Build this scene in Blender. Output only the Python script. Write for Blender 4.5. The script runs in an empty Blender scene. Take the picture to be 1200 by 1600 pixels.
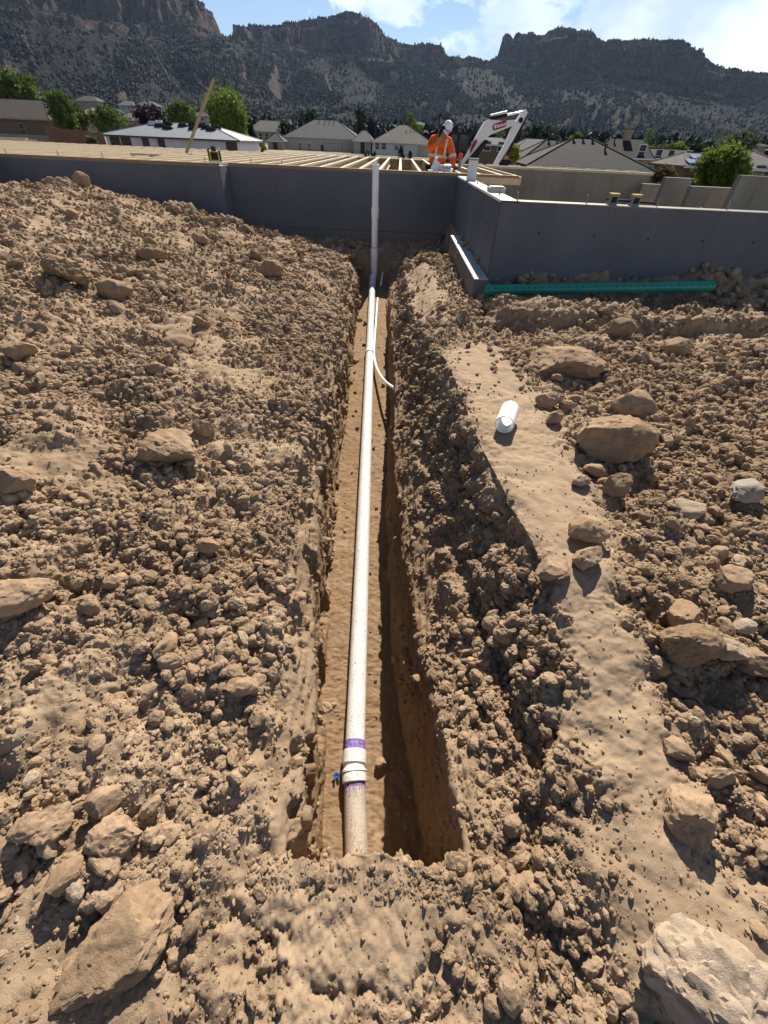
import bpy, bmesh, math, random
import numpy as np
from mathutils import Vector, Matrix

random.seed(7)
rng = np.random.default_rng(11)
S = bpy.context.scene
COL = S.collection

# ------------------------------------------------------------------ camera, world, sun, exposure
EYE = 1.55
FPX, PITCH, ROLL = 630.0, math.radians(42.42), math.radians(2.63)
cam = bpy.data.cameras.new('camera')
cam.sensor_fit = 'VERTICAL'; cam.sensor_height = 24.0
cam.lens = 24.0 * FPX / 1600.0
cam.clip_start = 0.02; cam.clip_end = 30000
camo = bpy.data.objects.new('camera', cam); COL.objects.link(camo)
camo.matrix_world = (Matrix.Translation((0, 0, EYE)) @ Matrix.Rotation(math.pi / 2 - PITCH, 4, 'X')
                     @ Matrix.Rotation(ROLL, 4, 'Z'))
S.camera = camo
SUN_EL, SUN_AZ = math.radians(40), math.radians(8)      # azimuth measured from +y towards +x
sun = bpy.data.lights.new('sun', 'SUN'); sun.energy = 5.0; sun.angle = math.radians(0.53)
sun.color = (1.0, 0.93, 0.82)
suno = bpy.data.objects.new('sun', sun); COL.objects.link(suno)
sd = Vector((math.sin(SUN_AZ) * math.cos(SUN_EL), math.cos(SUN_AZ) * math.cos(SUN_EL), math.sin(SUN_EL)))
suno.rotation_euler = sd.to_track_quat('Z', 'Y').to_euler(); suno.location = (20, 20, 60)
S.view_settings.view_transform = 'Standard'; S.view_settings.look = 'None'
S.view_settings.exposure = 0.88; S.view_settings.gamma = 1.0
S.view_settings.use_curve_mapping = False
S.render.engine = 'CYCLES'
S.cycles.max_bounces = 5; S.cycles.diffuse_bounces = 2; S.cycles.use_denoising = True


class NT:
    """small helper for node trees"""
    def __init__(self, tree):
        self.t = tree; tree.nodes.clear()
    def n(self, kind, props=None, **inp):
        nd = self.t.nodes.new(kind)
        for k, v in (props or {}).items(): setattr(nd, k, v)
        for k, v in inp.items():
            key = int(k[1:]) if k[0] == '_' and k[1:].isdigit() else k.replace('_', ' ')
            sock = nd.inputs[key]
            if isinstance(v, bpy.types.NodeSocket): self.t.links.new(v, sock)
            else: sock.default_value = v
        return nd
    def link(self, a, b): self.t.links.new(a, b)
    def math(self, op, a, b=0.0, c=0.0, clamp=False):
        nd = self.n('ShaderNodeMath', {'operation': op, 'use_clamp': clamp}, _0=a, _1=b)
        if op in ('MULTIPLY_ADD', 'SMOOTH_MIN', 'WRAP'): 
            if isinstance(c, bpy.types.NodeSocket): self.link(c, nd.inputs[2])
            else: nd.inputs[2].default_value = c
        return nd.outputs[0]
    def ramp(self, f, stops, interp='LINEAR'):
        nd = self.n('ShaderNodeValToRGB', None, Fac=f); cr = nd.color_ramp; cr.interpolation = interp
        while len(cr.elements) < len(stops): cr.elements.new(0.5)
        for e, (p, c) in zip(cr.elements, stops):
            e.position = p; e.color = (c, c, c, 1) if isinstance(c, (int, float)) else (*c, 1)
        return nd.outputs[0]
    def noise(self, vec, scale, detail=4, rough=0.55, dist=0.0):
        nd = self.n('ShaderNodeTexNoise', None, Vector=vec, Scale=scale, Detail=detail, Roughness=rough, Distortion=dist)
        return nd.outputs[0]
    def mix(self, f, a, b, mode='MIX'):
        nd = self.n('ShaderNodeMix', {'data_type': 'RGBA', 'blend_type': mode})
        for idx, v in ((0, f), (6, a), (7, b)):
            if isinstance(v, bpy.types.NodeSocket): self.link(v, nd.inputs[idx])
            else: nd.inputs[idx].default_value = v if idx == 0 else (*v, 1)
        return nd.outputs[2]
    def map(self, vec, scale=(1, 1, 1), rot=(0, 0, 0), loc=(0, 0, 0)):
        nd = self.n('ShaderNodeMapping', None, Vector=vec)
        nd.inputs['Scale'].default_value = scale; nd.inputs['Rotation'].default_value = rot
        nd.inputs['Location'].default_value = loc
        return nd.outputs[0]


W = bpy.data.worlds.new('World'); S.world = W; W.use_nodes = True
w = NT(W.node_tree)
sky = w.n('ShaderNodeTexSky', {'sky_type': 'NISHITA', 'sun_disc': False, 'sun_elevation': SUN_EL,
                              'sun_rotation': SUN_AZ, 'altitude': 1400.0, 'air_density': 1.0,
                              'dust_density': 0.3, 'ozone_density': 2.0})
dirv = w.n('ShaderNodeTexCoord').outputs['Generated']
sep = w.n('ShaderNodeSeparateXYZ', None, Vector=dirv)
cv = w.map(dirv, (1.0, 1.0, 1.7))
big = w.noise(cv, 3.6, 10, 0.58, 0.35)
cover = w.math('ADD', w.math('ADD', big, 0.04), w.math('MULTIPLY', sep.outputs[0], 0.30))
cover = w.math('ADD', cover, w.math('MULTIPLY', sep.outputs[2], -0.65))
cm = w.ramp(cover, [(0.465, 0.0), (0.505, 0.65), (0.58, 1.0)])
thick = w.noise(w.map(dirv, (1, 1, 1.3), (0, 0, 0.4)), 5.5, 6, 0.5, 0.4)
ccol = w.ramp(thick, [(0.36, (0.44, 0.53, 0.73)), (0.52, (0.70, 0.77, 0.90)), (0.64, (1.0, 1.0, 1.0))])
skc = w.n('ShaderNodeBackground', None, Color=sky.outputs[0], Strength=0.05)
clc = w.n('ShaderNodeBackground', None, Color=ccol, Strength=0.80)
mx = w.n('ShaderNodeMixShader', None, Fac=cm)
w.link(skc.outputs[0], mx.inputs[1]); w.link(clc.outputs[0], mx.inputs[2])
wo = w.n('ShaderNodeOutputWorld', None); w.link(mx.outputs[0], wo.inputs['Surface'])


# ------------------------------------------------------------------ place finding: where a line of sight meets a distance
def ray(u, v):
    a, b = u - 600.0, 800.0 - v
    c, s = math.cos(ROLL), math.sin(ROLL)
    x, y = a * c - b * s, a * s + b * c
    cp, sp = math.cos(PITCH), math.sin(PITCH)
    return Vector((x / FPX, cp + y / FPX * sp, -sp + y / FPX * cp))
def at_y(u, v, Y):
    d = ray(u, v); return Vector((0, 0, EYE)) + d * (Y / d.y)
def at_z(u, v, Z):
    d = ray(u, v); return Vector((0, 0, EYE)) + d * ((Z - EYE) / d.z)


# ------------------------------------------------------------------ numpy noise
_perm = rng.permutation(4096).astype(np.int64)
_grad = rng.normal(size=(4096, 3)); _grad /= np.linalg.norm(_grad, axis=1)[:, None]
_grad = _grad.astype(np.float32)
def gnoise(p):
    """gradient noise, p (n,3) -> (n,) about -0.7..0.7"""
    p = np.asarray(p, np.float64)
    i = np.floor(p).astype(np.int64); f = (p - i).astype(np.float32)
    u = f * f * f * (f * (f * 6 - 15) + 10)
    out = 0
    for dx in (0, 1):
        wx = u[:, 0] if dx else 1 - u[:, 0]
        hx = _perm[(i[:, 0] + dx) & 4095]
        for dy in (0, 1):
            wy = u[:, 1] if dy else 1 - u[:, 1]
            hy = _perm[(hx + i[:, 1] + dy) & 4095]
            for dz in (0, 1):
                wz = u[:, 2] if dz else 1 - u[:, 2]
                g = _grad[_perm[(hy + i[:, 2] + dz) & 4095]]
                d = g[:, 0] * (f[:, 0] - dx) + g[:, 1] * (f[:, 1] - dy) + g[:, 2] * (f[:, 2] - dz)
                out = out + d * (wx * wy * wz)
    return out
def fbm(p, scale, octaves=4, gain=0.5):
    a, s, o = 1.0, 1.0 / scale, 0
    for k in range(octaves):
        o = o + a * gnoise(p * s + 17.3 * k); a *= gain; s *= 2.03
    return o
def billow(p, scale, octaves=3, gain=0.5):
    a, s, o = 1.0, 1.0 / scale, 0
    for k in range(octaves):
        o = o + a * (np.abs(gnoise(p * s + 31.7 * k)) * 2.2 - 0.45); a *= gain; s *= 2.1
    return o
def sstep(a, b, x):
    t = np.clip((np.asarray(x) - a) / (b - a), 0, 1); return t * t * (3 - 2 * t)


# ------------------------------------------------------------------ materials
MATS = {}
def new_mat(name):
    m = bpy.data.materials.new(name); m.use_nodes = True
    t = NT(m.node_tree)
    b = t.n('ShaderNodeBsdfPrincipled'); o = t.n('ShaderNodeOutputMaterial')
    t.link(b.outputs[0], o.inputs[0]); MATS[name] = m
    b.inputs['Specular IOR Level'].default_value = 0.25
    return m, t, b
def pos(t): return t.n('ShaderNodeNewGeometry').outputs['Position']
def objco(t): return t.n('ShaderNodeTexCoord').outputs['Object']

def simple(name, col, rough=0.7, var=0.12, scale=6.0, metal=0.0, bump=0.0, spec=0.25, stretch=(1, 1, 1)):
    m, t, b = new_mat(name)
    v = t.map(objco(t), stretch)
    n = t.noise(v, scale, 5, 0.6)
    lo = tuple(c * (1 - var) for c in col); hi = tuple(min(1, c * (1 + var)) for c in col)
    t.link(t.ramp(n, [(0.3, lo), (0.7, hi)]), b.inputs['Base Color'])
    b.inputs['Roughness'].default_value = rough; b.inputs['Metallic'].default_value = metal
    b.inputs['Specular IOR Level'].default_value = spec
    if bump:
        bp = t.n('ShaderNodeBump', None, Strength=bump, Distance=0.02, Height=t.noise(v, scale * 4, 6, 0.65))
        t.link(bp.outputs[0], b.inputs['Normal'])
    return m

def dirt_mat(name, fine=1.0, local=False, tint=(1, 1, 1), rnd=False):
    m, t, b = new_mat(name)
    v = pos(t)
    n1 = t.noise(v, 1.3, 3, 0.55)
    n2 = t.noise(v, 14, 6, 0.65)
    n3 = t.noise(v, 90, 5, 0.7)
    A = tuple(c * k * .80 * q for c, k, q in zip((0.375, 0.268, 0.182), tint, (1, .975, .90)))
    B = tuple(c * k * .80 * q for c, k, q in zip((0.490, 0.365, 0.262), tint, (1, .975, .90)))
    D = tuple(c * k * .80 * q for c, k, q in zip((0.250, 0.168, 0.108), tint, (.95, .93, .88)))
    c = t.mix(t.ramp(n1, [(0.35, 0), (0.65, 1)]), A, B)
    c = t.mix(t.math('MULTIPLY', t.ramp(n2, [(0.40, 1), (0.60, 0)]), 0.40), c, D)
    c = t.mix(t.math('MULTIPLY', t.ramp(n3, [(0.60, 0), (0.75, 1)]), 0.30), c, (0.46, 0.36, 0.27))
    if not local:
        # deeper soil layer is browner and damper
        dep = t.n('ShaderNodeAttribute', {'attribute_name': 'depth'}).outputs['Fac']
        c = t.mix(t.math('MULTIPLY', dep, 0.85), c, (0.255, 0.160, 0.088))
        dry = t.n('ShaderNodeAttribute', {'attribute_name': 'packed'}).outputs['Fac']
        c = t.mix(t.math('MULTIPLY', dry, 0.5), c, t.mix(n2, (0.315, 0.226, 0.148), (0.375, 0.275, 0.185)))
    if rnd:
        r = t.n('ShaderNodeObjectInfo').outputs['Random']
        c = t.mix(1.0, c, t.ramp(r, [(0, (0.86, 0.84, 0.82)), (0.5, (1, 0.98, 0.96)), (0.94, (1.08, 1.07, 1.06)), (1.0, (1.2, 1.28, 1.38))]), 'MULTIPLY')
    t.link(c, b.inputs['Base Color'])
    b.inputs['Roughness'].default_value = 0.97; b.inputs['Specular IOR Level'].default_value = 0.08
    h = t.math('ADD', t.math('MULTIPLY', t.noise(v, 70, 8, 0.75), 1.0), t.math('MULTIPLY', t.noise(v, 330, 3, 0.7), 0.35))
    st_ = 0.55 * fine
    if not local: st_ = t.math('SUBTRACT', 0.55 * fine, t.math('MULTIPLY', dry, 0.25))
    bp = t.n('ShaderNodeBump', None, Strength=st_, Distance=0.016, Height=h)
    t.link(bp.outputs[0], b.inputs['Normal'])
    return m

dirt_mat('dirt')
dirt_mat('clod', 0.9, local=True, rnd=True)
dirt_mat('rock', 0.9, local=True, tint=(1.0, 0.98, 0.96), rnd=True)
dirt_mat('pale_rock', 1.0, local=True, tint=(1.22, 1.32, 1.46))
dirt_mat('grey_rock', 0.6, local=True, tint=(1.02, 1.25, 1.55))

def concrete(name, col, dark=0.2, streak=0.3):
    m, t, b = new_mat(name)
    v = pos(t)
    n = t.noise(v, 1.1, 6, 0.6); n2 = t.noise(t.map(v, (3, 3, 0.35)), 3.0, 5, 0.6); n3 = t.noise(v, 40, 4, 0.6)
    lo = tuple(c * (1 - dark) for c in col); hi = tuple(c * (1 + dark) for c in col)
    c = t.ramp(n, [(0.3, lo), (0.7, hi)])
    c = t.mix(t.math('MULTIPLY', t.ramp(n2, [(0.5, 0), (0.75, 1)]), streak), c, tuple(min(1, q * 1.5) for q in col))
    c = t.mix(t.math('MULTIPLY', t.ramp(n3, [(0.62, 0), (0.7, 1)]), 0.35), c, tuple(q * 0.55 for q in col))
    zz_ = t.n('ShaderNodeSeparateXYZ', None, Vector=v).outputs[2]
    sp_ = t.math('MULTIPLY', t.ramp(t.math('ADD', zz_, t.math('MULTIPLY', t.noise(v, 2.2, 6, 0.7), 0.9)), [(0.62, 1), (0.98, 0)]), t.ramp(t.noise(v, 60, 3, 0.6), [(0.35, 0.2), (0.6, 1)]))
    c = t.mix(t.math('MULTIPLY', sp_, 0.55), c, (0.26, 0.185, 0.125))
    t.link(c, b.inputs['Base Color']); b.inputs['Roughness'].default_value = 0.62
    bp = t.n('ShaderNodeBump', None, Strength=0.2, Distance=0.01, Height=t.noise(v, 30, 5, 0.6))
    t.link(bp.outputs[0], b.inputs['Normal'])
    return m
concrete('coated_concrete', (0.108, 0.116, 0.134), 0.16, 0.18)
concrete('bare_concrete', (0.22, 0.203, 0.17), 0.2, 0.35)
concrete('pale_concrete', (0.55, 0.53, 0.49), 0.12, 0.3)

def wood(name, col, axis=(1, 0.06, 1)):
    m, t, b = new_mat(name)
    v = t.map(objco(t), axis)
    n = t.noise(v, 28, 6, 0.6, 0.6)
    t.link(t.ramp(n, [(0.3, tuple(c * 0.72 for c in col)), (0.55, col), (0.75, tuple(min(1, c * 1.15) for c in col))]), b.inputs['Base Color'])
    b.inputs['Roughness'].default_value = 0.75
    return m
wood('lumber', (0.66, 0.52, 0.33)); wood('osb', (0.42, 0.27, 0.13), (1, 1, 1)); wood('old_lumber', (0.46, 0.34, 0.19), (1, 1, 0.06))
wood('plate_wood', (0.30, 0.20, 0.10)); wood('fence_wood', (0.20, 0.10, 0.055), (1, 1, 0.1))

def pvc(name, col, dirt):
    m, t, b = new_mat(name)
    v = objco(t)
    sp = t.ramp(t.noise(v, 120, 3, 0.6), [(0.62 - 0.08 * dirt, 0), (0.68 - 0.06 * dirt, 1)])
    patch = t.ramp(t.noise(v, 7, 5, 0.65), [(0.35, 0.25), (0.65, 1)])
    film = t.ramp(t.noise(v, 18, 6, 0.7), [(0.45, 0), (0.8, 1)])
    c = t.mix(t.math('MULTIPLY', t.math('MULTIPLY', sp, patch), min(1, 0.85 * dirt + 0.1)), col, (0.30, 0.19, 0.11))
    c = t.mix(t.math('MULTIPLY', film, 0.22 * dirt), c, (0.45, 0.33, 0.22))
    t.link(c, b.inputs['Base Color']); b.inputs['Roughness'].default_value = 0.38
    b.inputs['Specular IOR Level'].default_value = 0.45
    return m
pvc('pvc_dusty', (0.76, 0.75, 0.73), 1.05); pvc('pvc_muddy', (0.55, 0.49, 0.41), 1.9); pvc('pvc_clean', (0.82, 0.83, 0.84), 0.12)
simple('pvc_green', (0.02, 0.24, 0.17), 0.35, 0.1, 5, spec=0.5)
simple('primer_purple', (0.24, 0.17, 0.45), 0.5, 0.55, 60)
simple('black_hole', (0.006, 0.006, 0.006), 0.9)
simple('steel', (0.30, 0.24, 0.20), 0.55, 0.3, 20, metal=0.7)
simple('shingle_grey', (0.075, 0.076, 0.080), 0.95, 0.3, 1.6, bump=0.3)
simple('shingle_dark', (0.016, 0.0155, 0.016), 0.95, 0.35, 1.6, bump=0.3)
simple('shingle_brown', (0.045, 0.036, 0.034), 0.95, 0.3, 1.6, bump=0.3)
simple('shingle_tan', (0.095, 0.085, 0.073), 0.95, 0.3, 1.6, bump=0.3)
simple('underlay', (0.20, 0.215, 0.225), 0.6, 0.12, 0.6)
simple('house_wrap', (0.62, 0.60, 0.64), 0.6, 0.15, 0.8)
simple('stucco_cream', (0.50, 0.44, 0.35), 0.9, 0.08, 2); simple('stucco_tan', (0.36, 0.28, 0.20), 0.9, 0.1, 2)
simple('stucco_brown', (0.17, 0.125, 0.085), 0.9, 0.1, 2); simple('stucco_white', (0.66, 0.63, 0.58), 0.9, 0.08, 2)
simple('trim_white', (0.72, 0.70, 0.66), 0.6, 0.05); simple('trim_dark', (0.05, 0.045, 0.04), 0.6)
simple('garage_paint', (0.46, 0.41, 0.34), 0.7, 0.05)
simple('glass_dark', (0.02, 0.025, 0.03), 0.08, 0.05, spec=0.6)
simple('solar', (0.22, 0.27, 0.34), 0.12, 0.1, spec=0.7)
simple('machine_white', (0.74, 0.74, 0.73), 0.35, 0.06, 3, spec=0.5)
simple('machine_black', (0.012, 0.012, 0.013), 0.5, 0.2)
simple('badge_red', (0.32, 0.012, 0.02), 0.4, 0.1); simple('letter_white', (0.8, 0.8, 0.8), 0.5, 0.02)
simple('chrome', (0.75, 0.75, 0.75), 0.15, 0.05, metal=1.0)
simple('rubber', (0.02, 0.02, 0.02), 0.8, 0.2)
simple('hivis_orange', (0.85, 0.13, 0.025), 0.8, 0.18, 9, bump=0.3); simple('reflective', (0.62, 0.60, 0.45), 0.4, 0.05)
simple('black_cloth', (0.014, 0.014, 0.018), 0.9, 0.3, 8, bump=0.2); simple('skin', (0.36, 0.19, 0.12), 0.6, 0.1)
simple('hair', (0.012, 0.009, 0.007), 0.6, 0.3); simple('cap_white', (0.74, 0.73, 0.78), 0.8, 0.06)
simple('tool_yellow', (0.62, 0.42, 0.05), 0.5, 0.1); simple('tool_orange', (0.75, 0.10, 0.04), 0.5, 0.1)
simple('plastic_white', (0.78, 0.78, 0.76), 0.5, 0.05); simple('tool_grey', (0.25, 0.25, 0.25), 0.5, 0.1)
simple('blue_rag', (0.02, 0.09, 0.32), 0.7, 0.2)
simple('bark', (0.10, 0.075, 0.055), 0.95, 0.3, 8, bump=0.5)
def leaf_mat(name, col):
    m, t, b = new_mat(name)
    n = t.noise(pos(t), 0.9, 3, 0.6)
    c = t.ramp(n, [(0.3, tuple(q * 0.6 for q in col)), (0.7, tuple(q * 1.35 for q in col))])
    tr = t.n('ShaderNodeBsdfTranslucent', None, Color=c)
    t.link(c, b.inputs['Base Color']); b.inputs['Roughness'].default_value = 0.7
    ms = t.n('ShaderNodeMixShader', None, Fac=0.38)
    t.link(b.outputs[0], ms.inputs[1]); t.link(tr.outputs[0], ms.inputs[2])
    o = [q for q in m.node_tree.nodes if q.type == 'OUTPUT_MATERIAL'][0]
    t.link(ms.outputs[0], o.inputs[0])
for nm, c in dict(leaf_bright=(0.115, 0.165, 0.020), leaf_mid=(0.082, 0.125, 0.024), leaf_dark=(0.020, 0.036, 0.015), leaf_olive=(0.075, 0.090, 0.032),
                  leaf_purple=(0.030, 0.013, 0.018), leaf_blue=(0.022, 0.036, 0.032), leaf_yellow=(0.22, 0.21, 0.03), leaf_grey=(0.085, 0.105, 0.06),
                  leaf_brown=(0.13, 0.095, 0.05), leaf_juniper=(0.009, 0.0145, 0.012)).items(): leaf_mat(nm, c)

# ------------------------------------------------------------------ mesh building
class MB:
    def __init__(self): self.v = []; self.f = []; self.mi = []; self.m = 0
    def add(self, vs, fs):
        o = len(self.v); self.v += [tuple(q) for q in vs]
        for q in fs: self.f.append(tuple(o + i for i in q)); self.mi.append(self.m)
        return self
    def box(self, a, b, M=None):
        (x0, y0, z0), (x1, y1, z1) = a, b
        vs = [Vector(q) for q in ((x0, y0, z0), (x1, y0, z0), (x1, y1, z0), (x0, y1, z0), (x0, y0, z1), (x1, y0, z1), (x1, y1, z1), (x0, y1, z1))]
        if M is not None: vs = [M @ q for q in vs]
        return self.add(vs, [(0, 3, 2, 1), (4, 5, 6, 7), (0, 1, 5, 4), (1, 2, 6, 5), (2, 3, 7, 6), (3, 0, 4, 7)])
    def prism(self, poly, ya, yb, M=None):
        """poly in (x,z), counter-clockwise seen from -y; extruded from ya to yb"""
        n = len(poly)
        vs = [Vector((x, ya, z)) for x, z in poly] + [Vector((x, yb, z)) for x, z in poly]
        if M is not None: vs = [M @ q for q in vs]
        fs = [tuple(range(n)), tuple(reversed(range(n, 2 * n)))]
        fs += [(i, i + n, (i + 1) % n + n, (i + 1) % n) for i in range(n)]
        return self.add(vs, fs)
    def tube(self, pts, r, seg=20, cap=True):
        pts = [Vector(p) for p in pts]; n = len(pts)
        rs = r if isinstance(r, (list, tuple)) else [r] * n
        vs = []; up = None
        for i, p in enumerate(pts):
            d = (pts[min(i + 1, n - 1)] - pts[max(i - 1, 0)])
            if d.length < 1e-9: d = pts[-1] - pts[0]
            d.normalize()
            if up is None: up = Vector((0, 0, 1)) if abs(d.z) < 0.9 else Vector((0, 1, 0))
            a = d.cross(up).normalized(); b2 = a.cross(d).normalized(); up = b2
            for k in range(seg):
                th = 2 * math.pi * k / seg
                vs.append(p + (a * math.cos(th) + b2 * math.sin(th)) * rs[i])
        fs = []
        for i in range(n - 1):
            for k in range(seg):
                k2 = (k + 1) % seg
                fs.append((i * seg + k, i * seg + k2, (i + 1) * seg + k2, (i + 1) * seg + k))
        if cap:
            m0 = len(vs); vs += vs[:seg] + vs[(n - 1) * seg:n * seg]
            fs.append(tuple(reversed(range(m0, m0 + seg)))); fs.append(tuple(range(m0 + seg, m0 + 2 * seg)))
        return self.add(vs, fs)
    def lathe(self, prof, seg=24, M=None):
        """prof list of (r,z)"""
        vs = []
        for r, z in prof:
            for k in range(seg):
                th = 2 * math.pi * k / seg; q = Vector((r * math.cos(th), r * math.sin(th), z))
                vs.append(M @ q if M is not None else q)
        fs = []
        for i in range(len(prof) - 1):
            for k in range(seg):
                k2 = (k + 1) % seg
                fs.append((i * seg + k, i * seg + k2, (i + 1) * seg + k2, (i + 1) * seg + k))
        return self.add(vs, fs)
    def mesh(self, name, mats, smooth=False):
        me = bpy.data.meshes.new(name); me.from_pydata(self.v, [], self.f)
        for m in ([mats] if isinstance(mats, str) else mats): me.materials.append(MATS[m])
        if any(self.mi): me.polygons.foreach_set('material_index', self.mi)
        me.update()
        if smooth:
            me.polygons.foreach_set('use_smooth', [True] * len(me.polygons)); me.set_sharp_from_angle(angle=math.radians(35))
        return me

def link(name, me, parent=None, loc=None):
    o = bpy.data.objects.new(name, me); COL.objects.link(o)
    if parent is not None: o.parent = parent
    if loc is not None: o.location = loc
    return o
def part(name, mb, mats, parent, smooth=False, label=None, loc=None):
    o = link(name, mb.mesh(name, mats, smooth) if isinstance(mb, MB) else mb, parent, loc)
    if label: o['label'] = label
    return o
def tag(o, label=None, cat=None, group=None, kind=None):
    if label: o['label'] = label
    if cat: o['category'] = cat
    if group: o['group'] = group
    if kind: o['kind'] = kind
    return o
def thing(name, label, cat, loc=(0, 0, 0), rz=0.0, group=None):
    o = link(name, None); o.location = loc; o.rotation_euler = (0, 0, rz); o.empty_display_size = 0.2
    return tag(o, label, cat, group)
def np_mesh(name, V, Q, mat, smooth=True, attrs=None):
    me = bpy.data.meshes.new(name)
    V = np.asarray(V, np.float32); Q = np.asarray(Q, np.int32)
    k = Q.shape[1]
    me.vertices.add(len(V)); me.vertices.foreach_set('co', V.ravel())
    me.loops.add(Q.size); me.loops.foreach_set('vertex_index', Q.ravel())
    me.polygons.add(len(Q)); me.polygons.foreach_set('loop_start', np.arange(0, Q.size, k, dtype=np.int32))
    me.polygons.foreach_set('use_smooth', np.full(len(Q), smooth))
    me.materials.append(MATS[mat])
    for an, av in (attrs or {}).items():
        at = me.attributes.new(an, 'FLOAT', 'POINT'); at.data.foreach_set('value', np.asarray(av, np.float32).ravel())
    me.update(calc_edges=True); return me
def grid_quads(nr, nc):
    i = np.arange(nr - 1)[:, None] * nc + np.arange(nc - 1)[None, :]
    return np.stack([i, i + 1, i + nc + 1, i + nc], -1).reshape(-1, 4)

# ------------------------------------------------------------------ far ground and mesas (one polar sheet each)
def ip(x, pts):
    pts = sorted(pts); return np.interp(x, [p[0] for p in pts], [p[1] for p in pts])
def azel(u, v):
    d = ray(u, v); return math.degrees(math.atan2(d.x, d.y)), math.atan2(d.z, math.hypot(d.x, d.y))
SKY_L = [(-260, -190), (-120, -90), (0, -48), (120, -46), (200, -32), (255, -16), (296, -2), (305, 3), (312, 14), (320, 18), (326, 28), (332, 30), (338, 40), (343, 50), (346, 60),
         (356, 66), (364, 66), (366, 51), (380, 50), (402, 48), (440, 46), (468, 45), (480, 42), (510, 37), (526, 33), (545, 31), (566, 36), (580, 38), (592, 47), (600, 59), (612, 68), (620, 74), (655, 75),
         (688, 76), (693, 84), (697, 95), (706, 99), (722, 101), (735, 99), (748, 103), (758, 105), (766, 101), (776, 96), (781, 78), (785, 65), (793, 62), (797, 65), (800, 68), (804, 61), (822, 58),
         (830, 53), (835, 60), (850, 60), (856, 54), (868, 51), (885, 52), (905, 57), (925, 64), (942, 74), (960, 75), (1000, 73), (1040, 75), (1062, 79), (1075, 84), (1083, 88),
         (1096, 91), (1104, 98), (1110, 105), (1128, 113), (1160, 116), (1200, 118), (1320, 124), (1500, 120)]
BASE_L = [(-260, -40), (0, 34), (120, 52), (230, 66), (300, 64), (346, 66), (366, 70), (440, 84), (540, 92), (640, 100), (700, 104), (760, 108), (800, 112), (900, 130), (980, 142), (1060, 152), (1130, 166), (1200, 172), (1320, 178), (1500, 170)]
def spline(lst):
    a = [azel(u, v) for u, v in lst]; return np.array([p[0] for p in a]), np.array([p[1] for p in a])
skA, skE = spline(SKY_L); bsA, bsE = spline(BASE_L)
RC = [(-90, 2600), (-45, 2300), (-25, 2500), (-12, 2900), (4, 3000), (10, 3000), (16, 2800), (28, 2800), (38, 3300), (60, 4200), (90, 4500)]
def plain_z(az, r):
    z = ip(r, [(0, -1.9), (70, -1.9), (110, -1.9), (180, -1.0), (300, 2.5), (600, 13), (1000, 30)])
    lf = sstep(-18, -42, az) * sstep(60, 100, r) * (1 - sstep(160, 400, r))
    return z + lf * 1.9
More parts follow.
